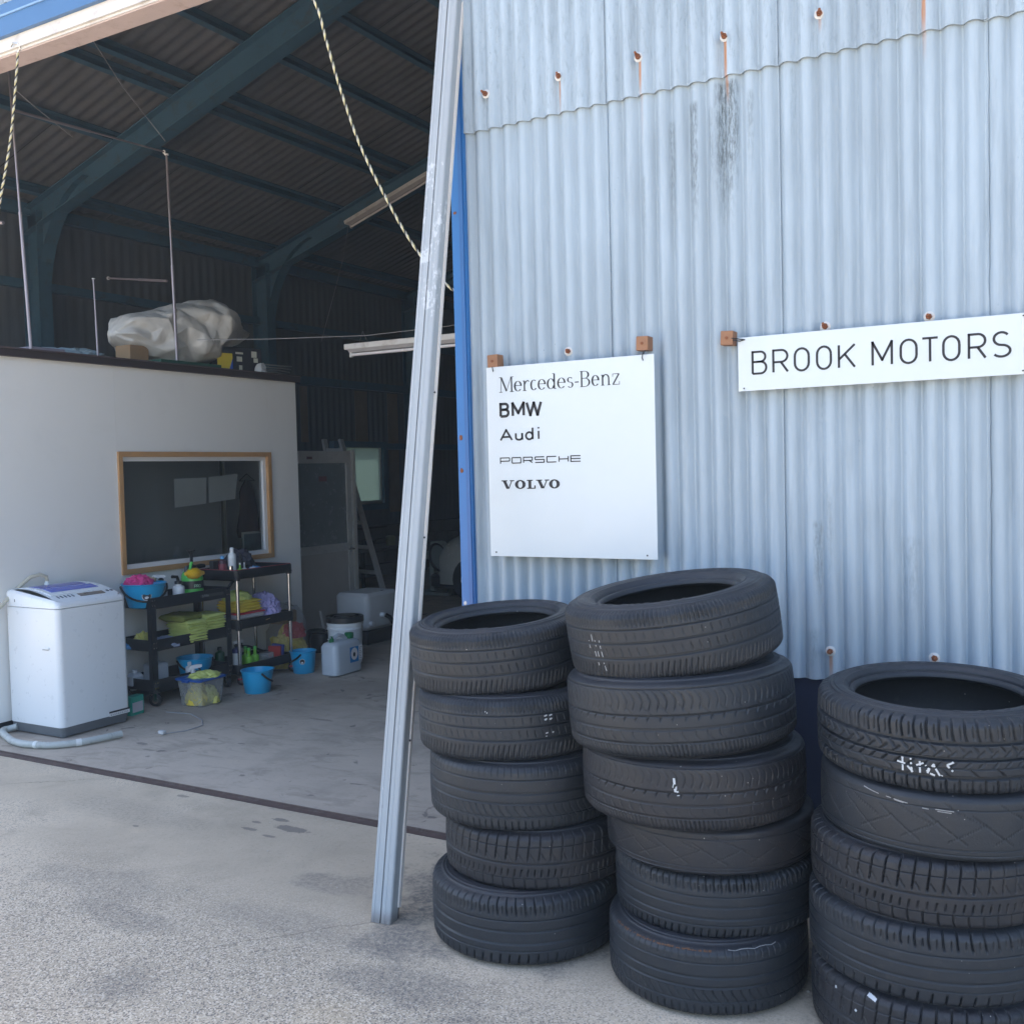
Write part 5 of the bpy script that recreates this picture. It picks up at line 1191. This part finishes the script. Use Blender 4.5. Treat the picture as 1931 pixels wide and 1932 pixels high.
o = towel_mesh(.22, .22, .05, 40).obj('folded_towel', cloth_mat('olive_cloth', (.22, .24, .06)), None, True); place(o, (-5.76, 1.60, zb0 + .15), (0, .05, .2)); tag(o, 'loose olive towel draped over the middle towel pile', 'towel')
o = blob(.11, .13, .055, 41, .25, 2, 4).obj('cloth', paleblue); place(o, (-5.71, 1.40, zb0)); tag(o, 'pale grey-blue cloth heap left of the towel piles', 'cloth')
o = blob(.06, .06, .09, 42, .3, 2, 4).obj('cloth', paleyel); place(o, (-5.79, 1.275, zb0)); tag(o, 'yellow cloth bunched by the left leg of the black trolley', 'cloth')
o = blob(.05, .07, .04, 43, .3, 2, 3).obj('cloth', bluecl); place(o, (-5.86, 1.245, zb0)); tag(o, 'blue cloth at the far left of the trolley middle shelf', 'cloth')
# bottom shelf of the black trolley
zs = .108
jug = thing('water_jug', 'translucent plastic jug on the bottom shelf of the black trolley', 'jug', (-5.76, 1.36, zs)); M().cbox(-.07, .07, -.06, .06, 0, .16, .012, .02, 3).obj('jug_body', haze_pl, jug, True); M().lathe([(.018, .16), (.018, .185)], 0, 0, 12).obj('cap', wcap, jug)
jug = thing('water_jug', 'squat milky container at the left end of the trolley bottom shelf', 'jug', (-5.84, 1.245, zs)); M().cbox(-.05, .05, -.05, .05, 0, .10, .02, .03, 3).obj('jug_body', haze_pl, jug, True); M().lathe([(.018, .1), (.018, .12)], 0, 0, 12).obj('cap', wcap, jug)
bottle('spray_bottle', 'white trigger spray bottle behind the blue-lidded bin', (-5.52, 1.475, 0), .038, .225, haze_pl, wcap, kind='spray', rotz=R_(60))
bottle('white_bottle', 'white capped bottle behind the trigger spray bottle on the trolley', (-5.63, 1.545, zs), .028, .14, white_pl, wcap)
# chrome trolley, middle and bottom shelves
zc = .445
o = M().cbox(-.12, .12, -.14, .14, 0, .012, .003).obj('red_board', mat('red_board', (.55, .05, .07), .5)); place(o, (-5.70, 2.13, zc + .075)); tag(o, 'red-edged white board under the yellow towels on the chrome trolley', 'board')
o = M().cbox(-.115, .115, -.135, .135, 0, .035, .012).obj('white_pad', mat('pale_pad', (.55, .56, .6), .7)); place(o, (-5.70, 2.13, zc + .039)); tag(o, 'thick white pad beneath the red board', 'pad')
o = M().cbox(-.10, .10, -.13, .12, 0, .038, .004).obj('cardboard_tray', mat('cardboard', (.30, .19, .10), .85)); place(o, (-5.69, 2.12, zc)); tag(o, 'flat brown cardboard carton at the bottom of the pile on the chrome trolley', 'carton')
towel_stack(-5.70, 2.12, 4, .22, .24, .021, yellow, ('pile on the chrome trolley', zc + .088, 'yellow'), 'folded yellow towels on the chrome trolley', 20)
o = blob(.10, .11, .07, 44, .2, 2, 4).obj('folded_towel', lime); place(o, (-5.72, 2.12, zc + .165)); tag(o, 'loose lime towel on top of the yellow towel pile', 'towel')
o = blob(.13, .14, .165, 45, .26, 2.6, 5).obj('cloth', lilac); place(o, (-5.72, 2.38, zc)); tag(o, 'big crumpled lilac cloth on the middle shelf of the chrome trolley', 'cloth')
o = M().cbox(-.05, .05, -.10, .10, 0, .006, .001).obj('paper_slip', mat('tan_paper', (.45, .33, .18), .8)); place(o, (-5.60, 2.33, zc + .018), (.12, -.1, .1)); tag(o, 'tan paper slip at the front of the chrome trolley middle shelf', 'paper')
o = blob(.025, .03, .022, 46, .3, 2, 3).obj('hair_net', black_pl); place(o, (-5.575, 2.44, zc + .02)); tag(o, 'small black tangled strap before the lilac cloth', 'strap')
zd = .105
gb = bottle('green_bottle', 'left bright green liquid bottle on the bottom shelf of the chrome trolley', (-5.63, 2.13, zd), .030, .15, green_liq, gp, .4, .5, .45, group='green liquid bottles')
dup(gb, (-5.64, 2.205, zd), 'middle bright green liquid bottle with a tall neck on the bottom shelf'); dup(gb, (-5.70, 2.165, zd), 'rear bright green liquid bottle on the bottom shelf of the chrome trolley')
bottle('spray_bottle', 'dark blue trigger spray bottle on the bottom shelf of the chrome trolley', (-5.66, 2.035, zd), .036, .20, mat('dark_blue_pl', (.02, .03, .14), .4), black_pl, kind='spray', rotz=R_(80), band=MC['label_pale'])
bottle('dark_bottle', 'dark green bottle seen between the two trolleys', (-5.78, 1.98, zd), .035, .17, mat('dark_green_pl', (.01, .07, .04), .4), black_pl)
bx1 = thing('clear_box', 'clear tub with pale label beside the green bottles', 'tub', (-5.62, 2.30, zd)); M().cbox(-.04, .04, -.05, .05, 0, .085, .006).obj('tub_body', clear_pl, bx1); M().cbox(-.03, .03, -.04, .04, .004, .03, .004).obj('contents', green_liq, bx1)
o = M().cbox(-.05, .05, -.012, .012, 0, .12, .002).obj('red_carton', mat('red_carton', (.35, .03, .03), .5)); place(o, (-5.62, 2.40, zd), (0, 0, .3)); tag(o, 'thin red carton standing on the bottom shelf of the chrome trolley', 'carton')
o = M().cbox(-.05, .05, -.012, .012, 0, .13, .002).obj('blue_carton', mat('blue_carton', (.03, .04, .22), .5)); place(o, (-5.63, 2.435, zd), (0, .1, .3)); tag(o, 'thin dark blue carton beside the red carton', 'carton')
o = M().tube([(0, 0, .14), (0, .1, .12), (.02, .22, .07), (.06, .26, .02)], .012, 8).obj('black_hose', black_pl, None, True); place(o, (-5.80, 2.2, zd)); tag(o, 'black hose draped on the bottom shelf of the chrome trolley', 'hose')
# storage bin
bn = thing('storage_bin', 'clear plastic bin with blue lid on the floor before the black trolley', 'bin', (-5.375, 1.41, 0), R_(0))
g = M(); g.loft([[(x, y, z) for x, y in rrect(-k, k, -k * 1.02, k * 1.02, .02, 4)] for k, z in ((.092, 0), (.097, .006), (.112, .175))], True, False); g.obj('bin_body', clear_pl, bn, True)
g = M(); g.cbox(-.122, .122, -.128, .128, .176, .192, .005, .02, 4); g.cbox(-.028, .028, -.150, -.120, .172, .188, .004); g.cbox(-.028, .028, .120, .150, .172, .188, .004); g.obj('lid', mat('royal_blue', (.01, .08, .32), .35), bn, True)
for k, (x, y, z, s_) in enumerate(((0, -.04, .01, 1), (.02, .04, .01, 1), (-.03, .0, .05, .9))):
    o = blob(.085 * s_, .062 * s_, .10 * s_, 51 + k, .2, 2.2, 4).obj('cloth', yellow if k != 1 else paleyel); place(o, (-5.375 + x, 1.41 + y, z)); tag(o, ['yellow cloth at the left inside the clear bin', 'paler yellow cloth at the right inside the clear bin', 'yellow cloth at the back inside the clear bin'][k], 'cloth')
g = blob(.09, .10, .03, 60, .35, 2.6, 4); o = g.obj('cloth', lime); place(o, (-5.36, 1.43, .190)); tag(o, 'lime cloth lying on the blue lid of the bin', 'cloth')
# bag of yellow cloths
bg_ = thing('cloth_bag', 'clear sack of yellow and red cloths against the office wall', 'bag', (-5.76, 2.70, 0))
g = blob(.155, .19, .46, 61, .18, 1.6, 4, .5); o = g.obj('sack', bag_pl, bg_, True)
o = blob(.125, .165, .27, 62, .28, 2.2, 5); o = o.obj('yellow_cloths', yellow, bg_); place(o, (0, .0, .01))
o = blob(.09, .11, .11, 63, .28, 2.2, 4); o = o.obj('red_cloths', redcl, bg_); place(o, (.02, .04, .24))
o = M().cbox(-.02, .10, -.10, .10, 0, .10, .01).obj('tan_card', mat('cardboard', (.30, .19, .10), .85), bg_); place(o, (-.06, -.02, .36))
# green-white carton beside the washer
bx = thing('detergent_box', 'small green and white carton on the floor right of the washing machine', 'carton', (-5.56, 1.0, 0), R_(8)); M().cbox(-.03, .03, -.06, .055, 0, .125, .002).obj('carton', mat('teal_carton', (.01, .30, .22), .5), bx); M().box(.0302, .031, -.05, .045, .02, .085).obj('label_panel', mat('pink_label', (.5, .48, .52), .5), bx)
# floor cable
root = thing('power_cable', 'thin pale cable with plug lying on the floor near the washing machine', 'cable', (-4.95, .70, .004))
M().tube([(0, 0, .0), (.07, .12, 0), (.06, .26, 0), (-.05, .36, 0), (-.25, .45, 0), (-.45, .42, 0)], .003, 6).obj('lead', mat('grey_lead', (.35, .35, .36), .6), root, True)
g = M(); g.cbox(-.025, .02, -.018, .012, 0, .022, .004); g.obj('plug', mat('pale_plug', (.5, .5, .5), .5), root); M().tube([(-.02, -.018, .01), (-.03, -.035, .01)], .002, 6).obj('prong', chrome, root)

# jerrycan, pail, tank
jc = thing('jerrycan', 'half-full translucent water jug with green cap and blue label on the floor', 'jerrycan', (-5.165, 2.655, 0), R_(0))
def jring(z, k=0.): return [(x, y, z) for x, y in rrect(-.085 + k, .085 - k, -.165 + k, .165 - k, .045, 4)]
M().loft([jring(.0, .015), jring(.012, 0), jring(.225, 0), jring(.25, .012), jring(.262, .035)]).obj('can_body', haze_pl, jc, True)
M().loft([jring(.004, .018), jring(.014, .004), jring(.145, .004)]).obj('water', liquid_m, jc, True)
g = M(); g.tube([(0, -.09, .25), (0, -.075, .29), (0, -.03, .305), (0, .03, .285), (0, .055, .262)], .016, 10); g.obj('handle', haze_pl, jc, True)
M().lathe([(.034, .255), (.034, .275), (.036, .278), (.036, .302), (.030, .305)], 0, .10, 18).obj('cap', mat('green_cap', (.01, .17, .06), .4), jc, True)
M().lathe([(.02, .255), (.02, .285), (.012, .29), (.012, .305)], 0, -.115, 14).obj('tap_cap', MC['green_cap'], jc, True)
M().tube([(0, -.115, .298), (.01, -.165, .290)], .006, 8).obj('spout', wcap, jc)
M().box(.0855, .0862, .0, .105, .085, .205).obj('blue_label', mat('label_blue', (.01, .20, .50), .5), jc)
g = M(); n_ = 18; g.add([(.0868, .052 + .042 * math.cos(2 * PI * j / n_), .150 + .048 * math.sin(2 * PI * j / n_)) for j in range(n_)], [tuple(range(n_))]); lb = g.obj('emblem', MC['label_white'], jc)
g = M(); g.add([(.0874, .050 + .014 * math.cos(2 * PI * j / n_), .145 + .018 * math.sin(2 * PI * j / n_)) for j in range(n_)], [tuple(range(n_))]); g.obj('emblem_print', ink, jc)
M().box(.0855, .0862, .107, .155, .095, .21).obj('label_plate', MC['label_white'], jc)
g = M()
for k in range(7): g.box(.0863, .0866, .112, .148 - .01 * (k % 3), .105 + k * .014, .108 + k * .014)
g.obj('label_print', MC['button_print'], jc)
pl = thing('paint_pail', 'white pail with black screw lid behind the water jug', 'pail', (-5.42, 3.02, 0))
M().lathe([(.125, 0), (.13, .005), (.142, .28), (.150, .285), (.150, .295), (.143, .30), (.143, .315), (.150, .32), (.150, .335), (.144, .34), (.144, .35)], 0, 0, 36).obj('pail_body', white_pl, pl, True)
M().lathe([(.152, .342), (.156, .345), (.156, .385), (.150, .392), (.12, .392), (.118, .380), (.09, .380), (.088, .395), (.05, .397)], 0, 0, 36).obj('lid', black_pl, pl, True)
tk = thing('water_tank', 'pale grey plastic tank on a black stand behind the pail', 'tank', (-5.93, 3.97, 0))
M().cbox(-.19, .19, -.24, .24, .135, .47, .03, .05, 4).obj('tank_body', mat('grey_tank', (.55, .56, .57), .45), tk, True)
M().cbox(-.17, .17, -.22, .22, .0, .13, .01).obj('stand', black_pl, tk)
M().cbox(.12, .14, .04, .07, .469, .472, .001).obj('vent_mark', ink, tk)
M().tube([(.185, -.04, .26), (.235, -.04, .26)], .022, 12).obj('outlet', white_pl, tk, True); M().tube([(.235, -.04, .26), (.27, -.02, .24), (.27, .05, .16), (.2, .12, .06), (.05, .2, .02)], .02, 10).obj('outlet_hose', black_pl, tk, True)
M().tube([(.185, -.2, .2), (.22, -.2, .2)], .02, 12).obj('outlet', white_pl, tk, True)
o = M().tube([(0, 0, 0), (-.05, -.02, .30)], .012, 8).obj('white_stick', white_steel); place(o, (-6.2, 3.7, 0)); tag(o, 'white stick leaning behind the pail by the door', 'stick')
for k, (x, y) in enumerate(((-5.98, 3.36), (-5.83, 3.44), (-6.15, 3.5))):
    o = M().lathe([(.09, 0), (.095, .1), (.08, .16), (.03, .17)], 0, 0, 20).obj('black_pot', black_pl, None, True); place(o, (x, y, 0)); tag(o, ('low black container nearest the clear cloth sack by the office corner', 'low black container nearest the white pail', 'low black container at the foot of the closet door')[k], 'container', 'black containers by the office corner')

# aluminium door with closet behind
dr = thing('aluminium_closet', 'closet with a grey aluminium door, dark glass above and plain panel below', 'closet', (-6.66, 4.0, 0))
M().box(-.9, -.05, -.7, .70, 0, 1.78).obj('cabinet', dark_m, dr)
fr = M(); fr.box(-.05, .01, .70, .76, 0, 1.80); fr.obj('jamb', alu, dr); M().box(.0, .013, .715, .73, 0, 1.78).obj('jamb_bead', mat('pale_bead', (.6, .56, .5), .5), dr)
d = M(); d.box(-.045, 0, -.7, .695, 1.67, 1.79); d.box(-.045, 0, .63, .695, .02, 1.67); d.box(-.045, 0, -.7, .63, .78, .86); d.box(-.045, 0, -.7, .63, .02, .06)
door = d.obj('door', alu, dr)
M().box(-.035, -.02, -.7, .63, .86, 1.67).obj('pane', mat('smoked_pane', (.16, .19, .20), .25, var=.2), door); M().box(-.035, -.015, -.7, .63, .06, .78).obj('lower_panel', mat('door_panel', (.50, .47, .44), .5), door)
g = M(); g.tube([(0, .66, .795), (.04, .66, .795)], .012, 8); g.tube([(.04, .665, .795), (.045, .57, .797)], .009, 8); g.box(0, .004, .645, .675, .76, .84); g.obj('handle', chrome, door, True)
M().box(.0, .001, .05 - .02, .05 + .06, 1.71, 1.735).obj('sticker', mat('red_sticker', (.14, .05, .06), .6), door)
M().box(-.0195, -.019, .22, .34, 1.49, 1.54).obj('sticker', MC['red_sticker'], door)

# step ladder
ld = thing('step_ladder', 'aluminium ladder leaning behind the closet door', 'ladder', (-6.66, 5.3, 0))
rt = Vector((-.82, .25, 1.95)); lb_, lt_ = Vector((-.62, .12, 0)), Vector((-1.05, .24, 1.96))
M().bar((0, 0, 0), rt, .03, .065, (0, 1, 0)).obj('rail', alu, ld); M().bar(lb_, lt_, .03, .065, (0, 1, 0)).obj('rail', alu, ld)
for k in range(7):
    t = (k + .75) / 7.2; M().bar(Vector((0, 0, 0)).lerp(rt, t), lb_.lerp(lt_, t), .028, .04).obj('rung', alu, ld)
M().bar((-.16, .03, .10), (-.62, .5, .0), .02, .03).obj('brace', alu, ld)

# back-of-shop furniture
wbn = thing('workbench', 'low dark workbench with small parts against the left wall', 'bench', (-8.9, 8.3, 0))
M().box(-.3, .3, -1.0, .9, .50, .53).obj('bench_top', mat('bench_top', (.12, .12, .12), .6), wbn)
for x in (-.28, .24):
    for y in (-.97, .84): M().box(x, x + .04, y, y + .04, 0, .5).obj('leg', dark_m, wbn)
for k, (y, h, mt, nm, lb2) in enumerate(((-.1, .14, mat('olive_tin', (.25, .25, .13), .6), 'tin', 'olive tin on the far workbench'), (-.6, .10, dark_m, 'tool_box', 'black tool box on the far workbench'), (.25, .08, mat('grey_part', (.2, .2, .2), .5), 'metal_part', 'grey metal part on the far workbench'), (.55, .16, mat('grey_part', (.2, .2, .2), .5), 'canister', 'slim grey canister at the right end of the far workbench'))):
    o = M().lathe([(.07, 0), (.072, h * .9), (.05, h), (.02, h * 1.05)], 0, 0, 14).obj(nm, mt, None, True); place(o, (-8.8, 8.3 + y, .53)); tag(o, lb2, nm.replace('_', ' '))

# pedestal fan
fn = thing('pedestal_fan', 'dusty pale floor fan beside the white car at the back', 'fan', (-7.33, 7.3, 0))
fm = mat('dusty_fan', (.30, .34, .33), .6, dirt=(.12, .12, .11))
M().box(-.32, .22, -.2, .2, .0, .035).obj('base', fm, fn); M().cbox(-.17, -.10, -.035, .035, .035, .5, .005).obj('stem', fm, fn)
M().tube([(-.22, 0, .49), (-.05, 0, .49)], [.055, .06], 14).obj('motor', fm, fn, True); M().cbox(-.12, .02, -.08, .08, .55, .67, .01).obj('control_box', fm, fn)
g = M()
for r_ in (.20, .17, .13, .09, .05):
    g.tube([(.0 if r_ > .18 else .06 - r_ * .2, r_ * math.cos(2 * PI * k / 24), .47 + r_ * math.sin(2 * PI * k / 24)) for k in range(25)], .005 if r_ < .18 else .012, 5)
for k in range(18): a = 2 * PI * k / 18; g.tube([(.05, .03 * math.cos(a), .47 + .03 * math.sin(a)), (.0, .2 * math.cos(a), .47 + .2 * math.sin(a)), (-.07, .04 * math.cos(a), .47 + .04 * math.sin(a))], .003, 4)
g.obj('cage', fm, fn)
for k in range(4):
    a = 2 * PI * k / 4 + .4; g = M(); c_, s2 = math.cos(a), math.sin(a)
    g.add([(0, .02 * c_, .47 + .02 * s2), (.03, .17 * c_ - .05 * s2, .47 + .17 * s2 + .05 * c_), (0, .18 * c_ + .05 * s2, .47 + .18 * s2 - .05 * c_), (-.015, .10 * c_ + .05 * s2, .47 + .10 * s2 - .05 * c_)], [(0, 1, 2, 3)]); g.obj('blade', fm, fn)
g = M(); g.tube([(0, 0, 0), (.02, 0, .18), (-.02, .02, .34)], [.09, .06, .05], 12); o = g.obj('dark_cover', mat('dusty_cover', (.06, .075, .08), .7), None, True); place(o, (-7.13, 7.25, 0)); tag(o, 'dark dusty cover standing between the fan and the car', 'cover')

# white car, nose towards the left, mostly hidden behind the wall
car = thing('parked_car', 'white compact car with oval headlamp parked deep inside, mostly hidden by the wall', 'car', (-6.98, 6.45, 0), R_(8))
cw = 1.5; carp = mat('car_white', (.42, .42, .39), .25)
def csec(x, zlo, zhi, hw_, round_=.18):
    n_ = 20; P = []
    for j in range(n_ + 1):
        a = PI * j / n_; yy = -math.cos(a); zz_ = math.sin(a) ** .45
        P.append((x, cw / 2 + hw_ * math.copysign(abs(yy) ** .8, yy), zlo + (zhi - zlo) * zz_))
    return P
secs = [csec(*s_) for s_ in ((.0, .30, .46, .40), (.02, .24, .58, .50), (.07, .22, .68, .60), (.16, .22, .76, .68), (.30, .22, .82, .72), (.6, .22, .88, .75), (.95, .22, .93, .76), (1.1, .22, .95, .76), (2.9, .22, .98, .77), (3.3, .24, .9, .75), (3.5, .3, .7, .66))]
M().loft(secs, True, True).obj('body', carp, car, True)
secs = [[(x, cw / 2 + hw_ * t_, z) for t_, z in ((-1, z0), (-.92, z0 + (z1 - z0) * .6), (-.8, z1), (.8, z1), (.92, z0 + (z1 - z0) * .6), (1, z0))] for x, hw_, z0, z1 in ((1.0, .70, .9, .93), (1.5, .66, .92, 1.36), (2.1, .66, .93, 1.42), (2.8, .66, .93, 1.36), (3.25, .68, .92, .96))]
M().loft(secs).obj('cabin', mat('car_glass', (.02, .025, .03), .1), car, True)
M().cbox(-.045, .5, .10, cw - .10, .16, .33, .03, .12, 4).obj('bumper', black_pl, car, True)
for y in (.17, cw - .17):
    sgn = -1 if y < .5 else 1
    g = M(); g.lathe([(.105, -.02), (.105, .012), (.085, .02), (.0001, .03)], 0, 0, 24); g.v = [(z * -1, y_ * .9, x_ * 1.45) for x_, y_, z in g.v]
    o = g.obj('headlamp', mat('lamp_lens', (.14, .17, .18), .08), car, True); place(o, (.075, y, .53), (0, R_(-24), sgn * R_(-38) * -1))
    g = M(); g.tube([(0, .118 * .9 * math.cos(2 * PI * k / 24), .118 * 1.45 * math.sin(2 * PI * k / 24)) for k in range(25)], .018, 6); o2 = g.obj('lamp_bezel', black_pl, o, True)
for x in (.62, 2.85):
    for y in (.08, cw - .08):
        g = M(); g.tube([(0, -.08, 0), (0, .08, 0)], .28, 24); o = g.obj('wheel', black_pl, car, True); place(o, (x, y, .28)); M().tube([(0, -.083, 0), (0, .083, 0)], .17, 18).obj('rim', alu, o, True)
